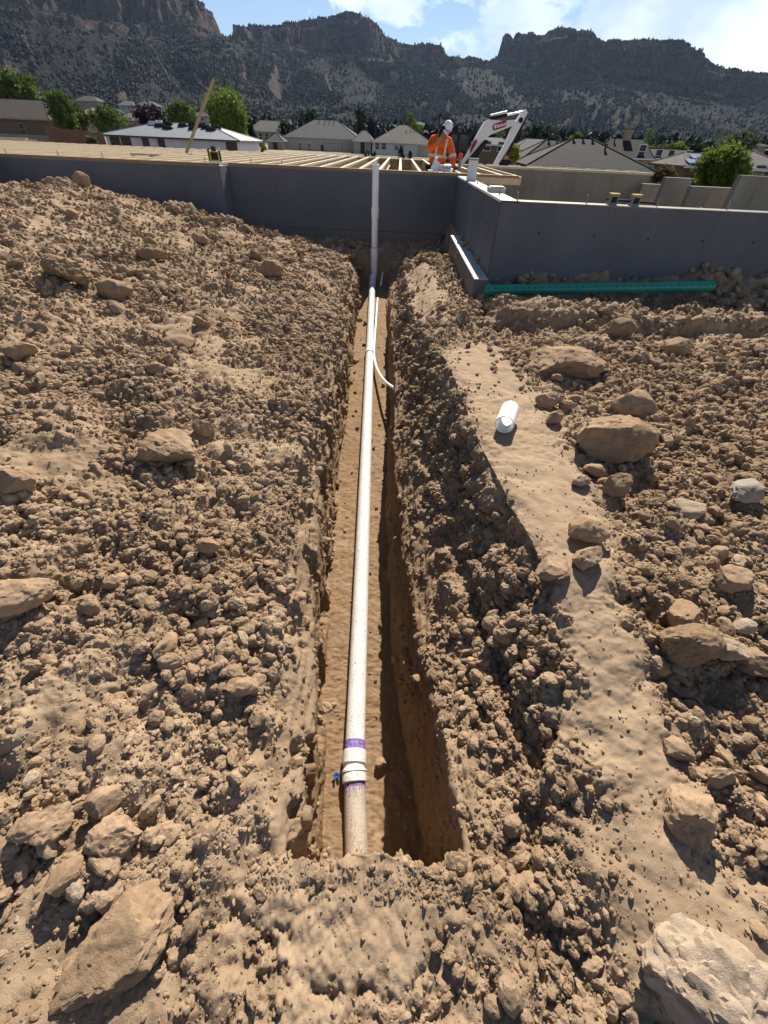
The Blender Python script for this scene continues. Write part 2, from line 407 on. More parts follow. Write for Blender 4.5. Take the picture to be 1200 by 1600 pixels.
def build_far():
    az = np.concatenate([np.arange(-180, -62, 4.0), np.arange(-62, -46, 0.35), np.arange(-46, 46, 0.085), np.arange(46, 62, 0.35), np.arange(62, 181, 4.0)])
    rp = np.concatenate([np.geomspace(9, 420, 40)])
    tm = np.concatenate([np.linspace(0, 0.78, 85)[1:], np.linspace(0.78, 1.0, 110)[1:], [1.03, 1.1, 1.3]])
    rc = ip(az, RC)
    n = len(az); R = np.zeros((len(rp) + len(tm), n)); Z = np.zeros_like(R)
    T = np.zeros_like(R)
    for i, r in enumerate(rp): R[i] = r; Z[i] = plain_z(az, np.full(n, r))
    for i, t in enumerate(tm): R[len(rp) + i] = 420 + (rc - 420) * t; T[len(rp) + i] = t
    e1 = np.interp(az, skA, skE); e0 = np.interp(az, bsA, bsE)
    front = sstep(75, 55, np.abs(az)); side = 1 - front
    e1 = e1 * front + 0.06 * side; e0 = e0 * front + 0.04 * side
    e1 = np.where(np.abs(az) > 100, 0.012, e1); e0 = np.where(np.abs(az) > 100, 0.008, e0)
    ctop = EYE + rc * np.tan(e1)
    rb = 420 + (rc - 420) * 0.80
    cbase = EYE + rb * np.tan(e0)
    AZ = np.broadcast_to(az, R.shape)
    X = R * np.sin(np.radians(AZ)); Y = R * np.cos(np.radians(AZ))
    P = np.stack([X, Y, np.zeros_like(X)], -1).reshape(-1, 3)
    Pg = np.stack([np.radians(AZ) * 2400, R * 0.30, 0 * R], -1).reshape(-1, 3)
    gw = fbm(Pg + 300, 420, 3, 0.5)[:, None] * [160, 0, 0]
    gul = (1 - np.abs(fbm(Pg + gw, 330, 4, 0.5)) * 2.4).reshape(R.shape)
    buttress = fbm(P * [1, 0.3, 1], 130, 5, 0.55).reshape(R.shape)
    lowj = fbm(P + 900, 420, 3, 0.5).reshape(R.shape)
    low = plain_z(az, np.full(n, 420.0))
    for i in range(len(rp), len(R)):
        t = float(T[i, 0])
        if t <= 0.80:
            q = t / 0.80
            f = 0.16 * q + 0.84 * q ** 4.2
            z = low + (cbase - low) * f
            bell = (q ** 2.2) * (1 - q) ** 0.4 * 2.1
            z = z + (gul[i] - 0.5) * 0.33 * np.maximum(cbase - low, 0) * bell
            z = z + buttress[i] * 9 * q
        elif t <= 1.0:
            q = np.clip((t - 0.80) / 0.20 + (buttress[i] * 0.42 + lowj[i] * 0.35) * np.sin(math.pi * min(1, (t - 0.80) / 0.20)), 0, 1)
            # stepped cliffs: cliff, ledge, cliff, slope to the rim
            f = np.interp(q, [0, 0.16, 0.20, 0.36, 0.46, 0.60, 0.64, 0.86, 0.90, 1.0], [0, 0.10, 0.22, 0.31, 0.72, 0.78, 0.93, 0.955, 0.985, 1.0])
            z = cbase + (ctop - cbase) * f
        else:
            z = ctop - (t - 1.0) * 900 * 0.25
        Z[i] = z
    # bare rock knobs standing out of the lower slope
    for (u, v_, wpx, hpx) in ((925, 196, 70, 34), (955, 192, 46, 36), (985, 198, 60, 24), (890, 200, 40, 26), (690, 205, 46, 28), (1105, 200, 46, 14), (660, 205, 20, 10), (845, 180, 30, 14)):
        a0, el = azel(u, v_); hw = wpx / 853.0 * 57.3 / 2; up = hpx / 1156.0
        j0 = int(np.argmin(np.abs(az - a0)))
        k0 = int(np.argmax(((Z[:, j0] - EYE) / R[:, j0] > el) & (R[:, j0] > 600)))
        if k0 == 0: continue
        for j in np.nonzero(np.abs(az - a0) < hw * 1.25)[0]:
            e = abs(az[j] - a0) / hw
            sh = max(0.0, 1 - e ** 2.2) * (0.8 + 0.2 * math.sin(az[j] * 5 + u) * math.sin(az[j] * 2.7))
            top = Z[k0, j0] + up * sh * R[k0, j0]
            kk = np.arange(k0, min(k0 + 60, len(R)))
            fr = (R[kk, j] - R[k0, j0] + 25 * math.sin(az[j] * 4 + u) + 12 * buttress[k0, j]) / (up * R[k0, j0] * 1.1)
            rampz = Z[k0, j0] - 4 + (top - Z[k0, j0]) * np.clip(fr, 0, 1) ** 0.8 + buttress[kk, j] * 6
            Z[kk, j] = np.maximum(Z[kk, j], np.where(fr > 0, rampz, -99))
    # the building pit lies below the sheet
    rr = np.hypot(X, Y)
    pit = (np.abs(X + 1) < 17) & (Y > -14) & (Y < 19.5)
    Z = np.where(pit, -3.0, Z)
    small = fbm(P, 6.0, 4, 0.6).reshape(R.shape) * 0.10 * sstep(20, 60, R) + fbm(P, 45.0, 4, 0.6).reshape(R.shape) * 3.2 * sstep(500, 1200, R)
    Z = Z + small
    mts = T > 0.0
    split = 33
    def cut(a, b):
        sl = slice(a, b); V = np.stack([X[sl], Y[sl], Z[sl]], -1)
        return V.reshape(-1, 3), grid_quads(b - a, n)
    return cut(0, split + 1), cut(split, len(R)), T
(fv, fq), (mv, mq), _ = build_far()

m, t, b = new_mat('field')
v = pos(t)
c = t.ramp(t.noise(v, 0.035, 6, 0.6), [(0.35, (0.060, 0.060, 0.028)), (0.5, (0.20, 0.16, 0.10)), (0.65, (0.33, 0.26, 0.18))])
c = t.mix(t.math('MULTIPLY', t.ramp(t.noise(v, 0.6, 5, 0.7), [(0.5, 0), (0.62, 1)]), 0.6), c, (0.055, 0.060, 0.030))
t.link(c, b.inputs['Base Color']); b.inputs['Roughness'].default_value = 0.95
m, t, b = new_mat('mesa')
v = pos(t)
geo = t.n('ShaderNodeNewGeometry')
nz = t.n('ShaderNodeSeparateXYZ', None, Vector=geo.outputs['True Normal']).outputs[2]
warp = t.noise(v, 0.006, 4, 0.6)
zz = t.n('ShaderNodeSeparateXYZ', None, Vector=v).outputs[2]
band = t.noise(t.n('ShaderNodeCombineXYZ', None, X=0.0, Y=t.math('MULTIPLY', warp, 60.0), Z=zz).outputs[0], 0.055, 5, 0.75)
rock = t.ramp(band, [(0.30, (0.060, 0.037, 0.032)), (0.45, (0.125, 0.076, 0.062)), (0.55, (0.082, 0.053, 0.046)), (0.68, (0.17, 0.115, 0.095))])
rock = t.mix(t.math('MULTIPLY', t.ramp(t.noise(t.map(v, (1, 1, 0.12)), 0.05, 6, 0.7), [(0.42, 1), (0.6, 0)]), 0.65), rock, (0.022, 0.018, 0.018))
soil = t.ramp(t.noise(v, 0.012, 5, 0.6), [(0.35, (0.009, 0.009, 0.0080)), (0.60, (0.020, 0.0175, 0.015)), (0.78, (0.060, 0.052, 0.044))])
vor = t.n('ShaderNodeTexVoronoi', {'feature': 'F1'}, Vector=v, Scale=0.088, Randomness=1.0)
juni = t.math('MULTIPLY', t.ramp(vor.outputs['Distance'], [(0.42, 1), (0.58, 0)]), t.ramp(t.noise(v, 0.004, 4, 0.6), [(0.30, 0.6), (0.45, 1)]))
scrub = t.mix(juni, soil, (0.0038, 0.0058, 0.0060))
steep = t.ramp(nz, [(0.60, 1), (0.76, 0)])
t.link(t.mix(steep, scrub, rock), b.inputs['Base Color']); b.inputs['Roughness'].default_value = 0.95
b.inputs['Specular IOR Level'].default_value = 0.05
h = t.math('ADD', t.math('MULTIPLY', juni, 3.0), t.math('MULTIPLY', t.noise(v, 0.06, 6, 0.7), 9.0))
bp = t.n('ShaderNodeBump', None, Strength=0.9, Distance=1.0, Height=h)
t.link(bp.outputs[0], b.inputs['Normal'])
tag(link('plain', np_mesh('plain', fv, fq, 'field')), kind='structure')
tag(link('mountains', np_mesh('mountains', mv, mq, 'mesa', smooth=False)), kind='structure')

# pinyon and juniper wood on the mesa slopes: one mass of small evergreen crowns
def instanced(name, variants, PT, pick, turn, size, mat):
    vv, ff, vid = [], [], []
    for k, (v0, f0) in enumerate(variants):
        ff.append(f0 + sum(len(q) for q in vv)); vv.append(v0); vid.append(np.full(len(v0), k))
    n0 = sum(len(q) for q in vv); n1 = len(PT)
    me = bpy.data.meshes.new(name)
    allv = np.concatenate(vv + [PT]).astype(np.float32); af = np.concatenate(ff).astype(np.int32)
    me.vertices.add(len(allv)); me.vertices.foreach_set('co', allv.ravel())
    me.loops.add(af.size); me.loops.foreach_set('vertex_index', af.ravel())
    me.polygons.add(len(af)); me.polygons.foreach_set('loop_start', np.arange(0, af.size, 3, dtype=np.int32))
    me.polygons.foreach_set('use_smooth', np.zeros(len(af), bool))
    def attr(nm, typ, arr, fld='value'):
        a = me.attributes.new(nm, typ, 'POINT'); a.data.foreach_set(fld, arr.ravel())
    zero = np.zeros(n0)
    attr('is_pt', 'BOOLEAN', np.concatenate([zero, np.ones(n1)]).astype(bool))
    attr('vid', 'INT', np.concatenate(vid + [np.zeros(n1)]).astype(np.int32))
    attr('pick', 'INT', np.concatenate([zero, pick]).astype(np.int32))
    attr('turn', 'FLOAT_VECTOR', np.concatenate([np.zeros((n0, 3)), turn]).astype(np.float32), 'vector')
    attr('size', 'FLOAT_VECTOR', np.concatenate([np.ones((n0, 3)), size]).astype(np.float32), 'vector')
    me.materials.append(MATS[mat]); me.update(calc_edges=True)
    ob = link(name, me); tag(ob, kind='stuff')
    md = ob.modifiers.new('scatter', 'NODES'); md.node_group = SCATTER
    return ob
SCATTER = bpy.data.node_groups.new('scatter', 'GeometryNodeTree')
ng = SCATTER
ng.interface.new_socket('Geometry', in_out='INPUT', socket_type='NodeSocketGeometry')
ng.interface.new_socket('Geometry', in_out='OUTPUT', socket_type='NodeSocketGeometry')
g = NT(ng)
gi = g.n('NodeGroupInput'); go = g.n('NodeGroupOutput')
def na(nm, typ):
    nd = g.n('GeometryNodeInputNamedAttribute', {'data_type': typ}); nd.inputs['Name'].default_value = nm
    return [o for o in nd.outputs if o.enabled and o.name == 'Attribute'][0]
sepg = g.n('GeometryNodeSeparateGeometry', {'domain': 'POINT'})
g.link(gi.outputs[0], sepg.inputs['Geometry']); g.link(na('is_pt', 'BOOLEAN'), sepg.inputs['Selection'])
spl = g.n('GeometryNodeSplitToInstances', {'domain': 'POINT'})
g.link(sepg.outputs['Inverted'], spl.inputs[0]); g.link(na('vid', 'INT'), spl.inputs['Group ID'])
iop = g.n('GeometryNodeInstanceOnPoints')
g.link(sepg.outputs['Selection'], iop.inputs['Points']); g.link(spl.outputs[0], iop.inputs['Instance'])
iop.inputs['Pick Instance'].default_value = True
g.link(na('pick', 'INT'), iop.inputs['Instance Index'])
g.link(na('turn', 'FLOAT_VECTOR'), iop.inputs['Rotation']); g.link(na('size', 'FLOAT_VECTOR'), iop.inputs['Scale'])
g.link(iop.outputs[0], go.inputs[0])

def wood():
    fn = mv[mq]; ctr = fn.mean(1); nn = np.cross(fn[:, 2] - fn[:, 0], fn[:, 3] - fn[:, 1]); ar = np.linalg.norm(nn, axis=1) / 2; nz = np.abs(nn[:, 2]) / (2 * ar + 1e-9)
    az = np.degrees(np.arctan2(ctr[:, 0], ctr[:, 1])); rr = np.hypot(ctr[:, 0], ctr[:, 1])
    ok = (np.abs(az) < 52) & (rr > 260) & (ctr[:, 1] > 0)
    gap = sstep(-.16, .10, fbm(ctr * [1, .6, 1], 260, 4, .55)); gap = np.minimum(gap, sstep(.40, .22, fbm(ctr + 555, 90, 3, .5)))
    w_ = ar * ok * sstep(.60, .80, nz) * (.10 + .90 * gap) * np.clip(.35 + rr / 1500, .35, 1.0)
    n = 110000
    i = np.searchsorted(np.cumsum(w_), rng.random(n) * w_.sum()); i = np.minimum(i, len(ctr) - 1)
    a, b = rng.random((2, n, 1)); q = fn[i]
    P = (q[:, 0] * (1 - a) + q[:, 1] * a) * (1 - b) + (q[:, 3] * (1 - a) + q[:, 2] * a) * b
    s = rng.uniform(1.5, 3.4, n) * (1 + .25 * (rr[i] > 1500))
    S3 = np.stack([s, s, s * rng.uniform(.9, 1.5, n)], -1); P = P + np.stack([0 * s, 0 * s, S3[:, 2] * .6], -1)
    vs = []
    for k in range(4):
        bm = bmesh.new(); bmesh.ops.create_icosphere(bm, subdivisions=2 if k < 2 else 1, radius=1.0)
        bm.verts.ensure_lookup_table(); v = np.array([x.co[:] for x in bm.verts]); f = np.array([[x.index for x in p.verts] for p in bm.faces]); bm.free()
        v = v * (1 + .28 * rng.normal(size=(len(v), 1))); v[:, :2] *= (1.05 - .45 * np.clip(v[:, 2:], 0, 1)); vs.append((v, f))
    instanced('juniper_woods', vs, P, rng.integers(0, 4, n), np.stack([0 * s, 0 * s, rng.uniform(0, 6.28, n)], -1), S3, 'leaf_juniper')
wood()

# ------------------------------------------------------------------ the dug ground: spoil bank, trench, ledge, wall ditch
Y0T, Y1T = 0.165, 9.15
def pipe_z(y): return -1.02 + 0.0704 * (y - 0.89)
def floor_z(y): return pipe_z(y) - 0.062
floorL = [(0.2, -.225), (.8, -.275), (1.6, -.375), (2.8, -.45), (4.4, -.49), (6, -.55), (9.2, -.66)]
floorR = [(0.2, .30), (.5, .255), (.83, .18), (1.3, .115), (1.8, .082), (2.8, .012), (4.5, .0), (6, -.06), (9.2, -.18)]
vRx = [(.2, .295), (.4, .285), (.65, .27), (1, .205), (1.3, .19), (2, .135), (3, .075), (4, .055), (5, .02), (9.2, -.12)]
vRz = [(.2, -.03), (.4, -.06), (.65, -.16), (1, -.30), (1.3, -.38), (2, -.44), (3, -.42), (4, -.38), (5, -.40), (9.2, -.42)]
lipRx = [(-1, .5), (.2, .50), (.65, .66), (1.04, .70), (1.5, .60), (2, .53), (3.2, .45), (4, .34), (5, .26), (8, .16), (9.2, .2)]
vLx = [(.2, -.195), (.5, -.215), (.8, -.255), (1.1, -.31), (2.1, -.415), (3, -.465), (4.4, -.515), (6, -.58), (9.2, -.70)]
vLz = [(.2, -.03), (.6, -.07), (1.1, -.10), (2.1, -.12), (3, -.14), (5, -.17), (7, -.22), (9.2, -.36)]
lipLx = [(-1, -.30), (.2, -.29), (.6, -.35), (1.1, -.44), (2.1, -.52), (3, -.56), (4.4, -.62), (6, -.72), (9.2, -.92)]
def zl(x, y):
    zlip = ip(y, [(-2, .02), (0, .03), (.5, .08), (1, .14), (3, .13), (5, .06), (7, -.05), (8.6, -.16), (9.6, -.08), (10.3, .05)])
    sl = ip(y, [(-2, .05), (0, .06), (2, .085), (5, .14), (8, .195), (9.0, .20), (9.5, .11), (10, .03), (11, .03)])
    d = np.maximum(-x - 0.4, 0)
    d = np.where(d < 4.9, d, 4.9 - 0.10 * (d - 4.9))
    return zlip + sl * d
def zr(x, y):
    lip = ip(y, [(-2, .02), (0, .02), (.3, .08), (.65, .17), (1.04, .27), (1.5, .30), (3.2, .29), (4, .16), (5, .04), (6, .01), (8, -.07), (9.2, -.18), (10.3, .05)])
    flat = ip(y, [(-2, .10), (0, .12), (.6, .20), (1.1, .28), (3.7, .29), (4.3, .22), (4.42, .37), (4.78, .375), (5.05, .20), (5.42, .25), (5.6, .39), (6, .4)])
    flat = flat + np.where(y > 5.0, np.clip((x - 1.2) * .06, 0, .25), 0) + 0.02 * np.clip(x - 3, 0, 4)
    side = ip(y, [(3.6, .29), (5.5, .18), (8, .12), (9, .0), (10.3, .08)])
    wall_side = np.where(y < 4.2, flat, np.where(x < 0.98, side, flat))
    k = sstep(.98, 1.12, x); k2 = sstep(3.9, 4.6, y)
    beyond = flat * (1 - k2) + (side * (1 - k) + flat * k) * k2
    beyond = np.where(y > 5.58, side * (1 - k) + (.4 + np.clip((x - 1.2) * .06, 0, .25)) * k, beyond)
    L = ip(y, lipRx)
    return lip + (beyond - lip) * sstep(0.0, 0.32, x - L)

PATH = [at_z(u, v, .3) for u, v in ((745, 545), (775, 600), (800, 650), (842, 730), (880, 810), (905, 870), (950, 980), (985, 1080))] + \
       [at_z(u, v, .18) for u, v in ((1000, 1150), (1040, 1290), (1080, 1400), (1130, 1480))]
PATHW = [.32, .36, .33, .29, .23, .17, .15, .16, .16, .17, .21, .22]
def path_mask(x, y):
    pw = np.stack([x, y, 0 * x], -1).reshape(-1, 3)
    x = x + .10 * fbm(pw + 11, .22, 3, .6).reshape(x.shape); y = y + .10 * fbm(pw + 60, .22, 3, .6).reshape(x.shape)
    best = np.full(x.shape, 9.0)
    for (a, b2, wa, wb) in zip(PATH[:-1], PATH[1:], PATHW[:-1], PATHW[1:]):
        dx, dy = b2.x - a.x, b2.y - a.y
        t_ = np.clip(((x - a.x) * dx + (y - a.y) * dy) / (dx * dx + dy * dy), 0, 1)
        d = np.hypot(x - a.x - t_ * dx, y - a.y - t_ * dy) / (wa + (wb - wa) * t_)
        best = np.minimum(best, d)
    return 1 - sstep(0.35, 1.45, best)
def pack_mask(x, y):
    pm = path_mask(x, y)
    pw = np.stack([x, y, 0 * x], -1).reshape(-1, 3)
    x = x + .16 * fbm(pw + 23, .16, 4, .6).reshape(x.shape); y = y + .12 * fbm(pw + 81, .16, 4, .6).reshape(x.shape)
    fg = (1 - sstep(.75, 1.2, np.hypot((x - .0) / .34, (y - .09) / .13)))
    fg = np.maximum(fg, 1 - sstep(.6, 1.1, np.hypot((x + .16) / .09, (y + .02) / .3)))
    berm = (1 - sstep(.5, 1.1, np.abs(x - .46 + (y - 4) * .02) / .26)) * sstep(4.2, 5.0, y) * (1 - sstep(7.8, 8.6, y))
    return np.maximum(np.maximum(pm, fg * .85), berm * .8)

def build_ground():
    ys = [-1.6]
    while ys[-1] < 10.5:
        y = ys[-1]
        d = 0.02 if y < -.35 else (0.0052 if y < 1.0 else 0.0052 + 0.0030 * (y - 1.0))
        if y > 9.4: d = .03
        ys.append(y + d)
    ys = np.array(sorted(set(ys) | {Y0T, Y0T + 0.001}))
    nr = len(ys)
    NL, NS, NW, NF, NR_, NP = 330, 26, 64, 44, 84, 270
    tl = np.linspace(0, 1, NL)
    k = (sstep(Y0T - .002, Y0T + .03, ys) * (1 - sstep(Y1T - .25, Y1T, ys)))[:, None]
    y_ = ys[:, None]
    lx, vx, fx = (ip(y_, q) for q in (lipLx, vLx, floorL))
    fxr, vxr, lxr = (ip(y_, q) for q in (floorR, vRx, lipRx))
    xfarL = -(2.6 + 0.85 * np.maximum(y_, 0)); xfarR = 2.6 + 0.62 * np.maximum(y_, 0)
    zf = floor_z(y_)
    X, Z, SM = [], [], []
    # left plateau
    x = lx + (xfarL - lx) * ((1 - tl[None, :]) ** 1.35); X.append(x[:, :-1]); Z.append(zl(x, y_ + 0 * x)[:, :-1]); SM.append(np.zeros_like(x[:, :-1]))
    zlip = zl(lx, y_); zlipR = zr(lxr, y_)
    def flatz(x): return zlip + (zlipR - zlip) * np.clip((x - lx) / (lxr - lx), 0, 1)
    def seg(xa, za, xb, zb, n, sm, bow=0.0):
        s = np.linspace(0, 1, n)[None, :]
        x = xa + (xb - xa) * s; z = za + (zb - za) * s
        x = x + bow * np.sin(np.pi * s)
        # where there is no trench the strip lies flat
        xs = x; z = flatz(xs) * (1 - k) + z * k
        X.append(xs[:, :-1]); Z.append(z[:, :-1]); SM.append(np.full_like(xs[:, :-1], sm))
    zvl, zvr = ip(y_, vLz), ip(y_, vRz)
    seg(lx, zlip, vx, zvl, NS, .25)
    seg(vx, zvl, fx, zf + .02, NW, 1.0, -0.02)
    seg(fx, zf + .02, fxr, zf - .005, NF, 2.0)
    seg(fxr, zf - .005, vxr, zvr, NW + 20, 1.0, 0.012)
    seg(vxr, zvr, lxr, zlipR, NR_, .1, 0.02)
    tp = np.linspace(0, 1, NP)
    x = lxr + (xfarR - lxr) * (tp[None, :] ** 1.35); X.append(x); Z.append(zr(x, y_ + 0 * x)); SM.append(np.zeros_like(x))
    n_in = sum(q.shape[1] for q in X[1:-1]); sfl = np.linspace(0, 1, n_in + 1)[None, :-1]; o_in = 0
    for qi in range(1, len(X) - 1):
        c_ = X[qi].shape[1]; xf = lx + (lxr - lx) * sfl[:, o_in:o_in + c_]; o_in += c_
        X[qi] = xf * (1 - k) + X[qi] * k; Z[qi] = np.where(k < 1e-6, flatz(X[qi]), Z[qi])
    X = np.concatenate(X, 1); Z = np.concatenate(Z, 1); SM = np.concatenate(SM, 1); Y = np.broadcast_to(y_, X.shape).copy()
    ew = fbm(np.stack([X, 0 * X, 0 * X], -1).reshape(-1, 3) + 5, .16, 4, .6).reshape(X.shape)
    Y = Y + (.035 * ew + .02 * (1 - (X / .3) ** 2).clip(-1, 1)) * (1 - sstep(.0, .16, np.abs(Y - Y0T)))
    nc = X.shape[1]
    Zb = Z.copy()
    P = np.stack([X, Y, Z], -1)
    def normals(P):
        du = np.gradient(P, axis=1); dv = np.gradient(P, axis=0)
        n = np.cross(du, dv); n /= np.linalg.norm(n, axis=-1, keepdims=True) + 1e-12
        return n
    N = normals(P)
    for _ in range(6):  # soften creases
        for ax in (0, 1):
            N = (N + np.roll(N, 1, ax) + np.roll(N, -1, ax))
    N /= np.linalg.norm(N, axis=-1, keepdims=True) + 1e-12
    p = P.reshape(-1, 3)
    fr_ = (X - vxr) / (lxr - vxr + 1e-6); fl_ = (vx - X) / (vx - lx + 1e-6)
    wall = (((SM > .9) & (SM < 1.5)) + (np.abs(SM - .25) < .01) * .85 * (1 - sstep(.55, 1.0, fl_)) + (np.abs(SM - .1) < .01) * .65 * (1 - sstep(.15, .55, fr_))) * k
    flo = (SM > 1.5) * k
    wall_s = wall.copy()
    for _ in range(4): wall_s = (wall_s + np.roll(wall_s, 1, 1) + np.roll(wall_s, -1, 1)) / 3
    rough_slope = ((SM > .05) & (SM < .9)) * k * (1 - .8 * np.minimum(1, wall))
    pk = pack_mask(X, Y) * (1 - np.minimum(1, wall + flo))
    dust = sstep(.10, .42, fbm(P.reshape(-1, 3) + 140, .62, 3, .55).reshape(X.shape)) * (X < -.45)
    loose = np.clip(1 - pk, 0, 1) * (1 - .72 * dust)
    ditch = sstep(4.42, 4.5, Y) * (X > .95)
    shp = X.shape
    big_ = fbm(p, 1.1, 3).reshape(shp); mound = billow(p + 200, .75, 2, .5).reshape(shp)
    med = billow(p, .30, 3, .55).reshape(shp)
    wob = np.stack([fbm(p + 9, .12, 2), fbm(p + 40, .12, 2), fbm(p + 70, .12, 2)], -1) * .03
    sm1 = billow(p + wob, .095, 4, .58).reshape(shp)
    sm2 = billow(p + wob * .6, .034, 3, .6).reshape(shp)
    fine = fbm(p, .012, 3, .6).reshape(shp)
    patchy = sstep(-.25, .35, fbm(p + 5, .55, 3)).reshape(shp)
    amp = (.18 + 1.05 * patchy)
    D = big_ * .05 * (.4 + .6 * loose) + mound * .055 * (X < -.3) + med * .060 * (.22 + .78 * loose)
    D = D + sm1 * .029 * (.16 + .84 * loose) * amp + sm2 * .012 * (.24 + .75 * loose) * amp + fine * .0022
    # the steep flank below the right lip is broken ground
    D = D + rough_slope * (med * .028 + sm1 * .016)
    D = D + ditch * sstep(0, 1, Y - 3.5) * (med * .02 + sm1 * .01)
    # dug faces: smeared streaks running along the trench, with crumbled patches on the left face
    ps = p * np.array([5.0, .55, 2.6]); streak = fbm(ps, .13, 5, .62).reshape(shp)
    pc = fbm(p * np.array([1, .75, .6]) + 77, .20, 4, .55).reshape(shp)
    left = X < fx + .06
    crumb = np.where(left, sstep(-.10, .12, pc), sstep(.10, .35, pc))
    ledge = np.where(left, -(sstep(-.03, .03, pc) * .028 + sstep(.16, .2, pc) * .03), -(sstep(.17, .2, pc) * .012))
    Dw = streak * .022 + fine * .0015 + crumb * (sm1 * .014 + sm2 * .006) + ledge + big_ * .03
    Df = med * .008 + sm1 * .008 + sm2 * .005 + fine * .002 + big_ * .01
    D = D * (1 - wall_s) * (1 - flo) + Dw * wall_s * (1 - flo) + Df * flo
    # old bucket-tooth grooves raked down the right flank
    G = [((690, 830, -.15), (735, 930, -.05), (770, 1010, .02), (800, 1100, .06), (835, 1180, .10)), ((715, 1275, -.1), (735, 1320, -.02), (752, 1360, .03)),
         ((835, 1470, .05), (860, 1540, .07)), ((655, 690, -.1), (700, 800, -.12), (720, 900, -.1))]
    gd = np.zeros(shp)
    for line, wd, dp in zip(G, (.036, .03, .018, .03), (.075, .06, .03, .045)):
        pts = [at_z(*q) for q in line]
        best = np.full(shp, 9.0)
        for a, b2 in zip(pts[:-1], pts[1:]):
            dx, dy = b2.x - a.x, b2.y - a.y
            t_ = np.clip(((X - a.x) * dx + (Y - a.y) * dy) / (dx * dx + dy * dy), 0, 1)
            best = np.minimum(best, np.hypot(X - a.x - t_ * dx, Y - a.y - t_ * dy) + .004 * sm1)
        gd = np.maximum(gd, (1 - sstep(.55, 1.0, best / wd)) * dp)
    gd = gd * (1 - wall) * (1 - flo)
    D = D * (1 - .7 * sstep(0, .02, gd)) - gd
    # boot-tread prints in the packed patch and on the path
    tread = np.zeros(shp)
    for (u, v, z, ang, L, Wd) in ((597, 1395, .03, 4, .075, .022), (672, 1390, .04, 8, .07, .024), (530, 1440, .03, -32, .07, .02), (812, 1260, .12, -5, .10, .022), (1085, 1080, .25, 30, .10, .03)):
        c0 = at_z(u, v, z); a = math.radians(ang)
        q = (X - c0.x) * math.cos(a) + (Y - c0.y) * math.sin(a); s_ = -(X - c0.x) * math.sin(a) + (Y - c0.y) * math.cos(a)
        msk = (1 - sstep(.8, 1, np.abs(q) / Wd)) * (1 - sstep(.85, 1, np.abs(s_) / (L / 2)))
        tread = tread + msk * (np.sign(np.sin(s_ * 2 * math.pi / .0125 + np.sin(q * 140))) * .0022 - .003)
    D = D + tread * (1 - wall) * (1 - flo)
    P = P + N * D[..., None]
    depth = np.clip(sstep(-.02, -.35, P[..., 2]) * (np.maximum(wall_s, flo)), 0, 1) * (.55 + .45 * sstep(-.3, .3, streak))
    Q = grid_quads(nr, nc)
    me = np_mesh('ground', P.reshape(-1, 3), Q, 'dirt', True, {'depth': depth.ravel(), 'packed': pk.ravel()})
    return P, N, me, loose, (wall + flo), nc
GP, GN, gme, GLOOSE, GDUG, GNC = build_ground()
tag(link('ground', gme), kind='structure')
# dirt around and under the site, outside the finely dug part
apron = MB()
for (x0, y0, x1, y1, z0, z1) in ((-30, -14, 24, -1.58, .02, .02), (-30, -1.6, -2.58, 2, .05, .05), (2.58, -1.6, 24, 2, .12, .12)):
    apron.add([(x0, y0, z0 - .06), (x1, y0, z0 - .06), (x1, y1, z1 - .06), (x0, y1, z1 - .06)], [(0, 1, 2, 3)])
apron.add([(-30, 2, -.02), (-4.2, 2, -.02), (-11.4, 10.2, .3), (-30, 10.2, .3)], [(0, 1, 2, 3)])
apron.add([(3.7, 2, .08), (24, 2, .08), (24, 5.6, .3), (6.0, 5.6, .3)], [(0, 1, 2, 3)])
apron.add([(-30, 10.2, -2.4), (24, 10.2, -2.4), (24, 22, -2.4), (-30, 22, -2.4)], [(0, 1, 2, 3)])
tag(part('yard', apron, 'dirt', None), kind='structure')

# screen-independent lookup: first ground point met along a line of sight
_dirs = (GP.reshape(-1, 3) - np.array([0, 0, EYE])); _len = np.linalg.norm(_dirs, axis=1); _dirn = _dirs / _len[:, None]
def ground_hit(u, v):
    d = np.array(ray(u, v)); d = d / np.linalg.norm(d)
    dot = _dirn @ d
    cand = np.nonzero(dot > 1 - 2.2e-5)[0]
    if len(cand) == 0: cand = np.array([int(np.argmax(dot))])
    i = cand[np.argmin(_len[cand])]
    return Vector(GP.reshape(-1, 3)[i]), Vector(GN.reshape(-1, 3)[i]), _len[i]

# ------------------------------------------------------------------ rocks and clods
def ico(sub):
    bm = bmesh.new(); bmesh.ops.create_icosphere(bm, subdivisions=sub, radius=1.0)
    bm.verts.ensure_lookup_table()
    v = np.array([q.co[:] for q in bm.verts]); f = np.array([[q.index for q in p.verts] for p in bm.faces]); bm.free()
    return v, f
ICO = {k: ico(k) for k in (3, 4, 5)}
def rock_verts(seed, sub=4, cuts=9, rough=.16, flat=.8, keep=.62):
    r = np.random.default_rng(seed)
    v, f = ICO[sub]; v = v.copy()
    v = v * (1 + .22 * fbm(v + seed * 3.1, 1.1, 2)[:, None])
    for _ in range(cuts):
        n = r.normal(size=3); n /= np.linalg.norm(n)
        d = v @ n; lim = r.uniform(keep, keep + .3)
        v = v - np.maximum(d - lim, 0)[:, None] * n * .92
    nr = v / np.linalg.norm(v, axis=1)[:, None]
    v = v + nr * (rough * (.50 * billow(v + seed * 1.7, .55, 4, .62) + .62 * fbm(v + seed, .30, 4, .7)))[:, None]
    v = v * [1.15, .92, flat]
    v /= np.abs(v).max()
    return v, f
def rock_mesh(name, seed, mat='rock', **kw):
    v, f = rock_verts(seed, **kw); me = np_mesh(name, v, f, mat, True); me.set_sharp_from_angle(angle=math.radians(32)); return me

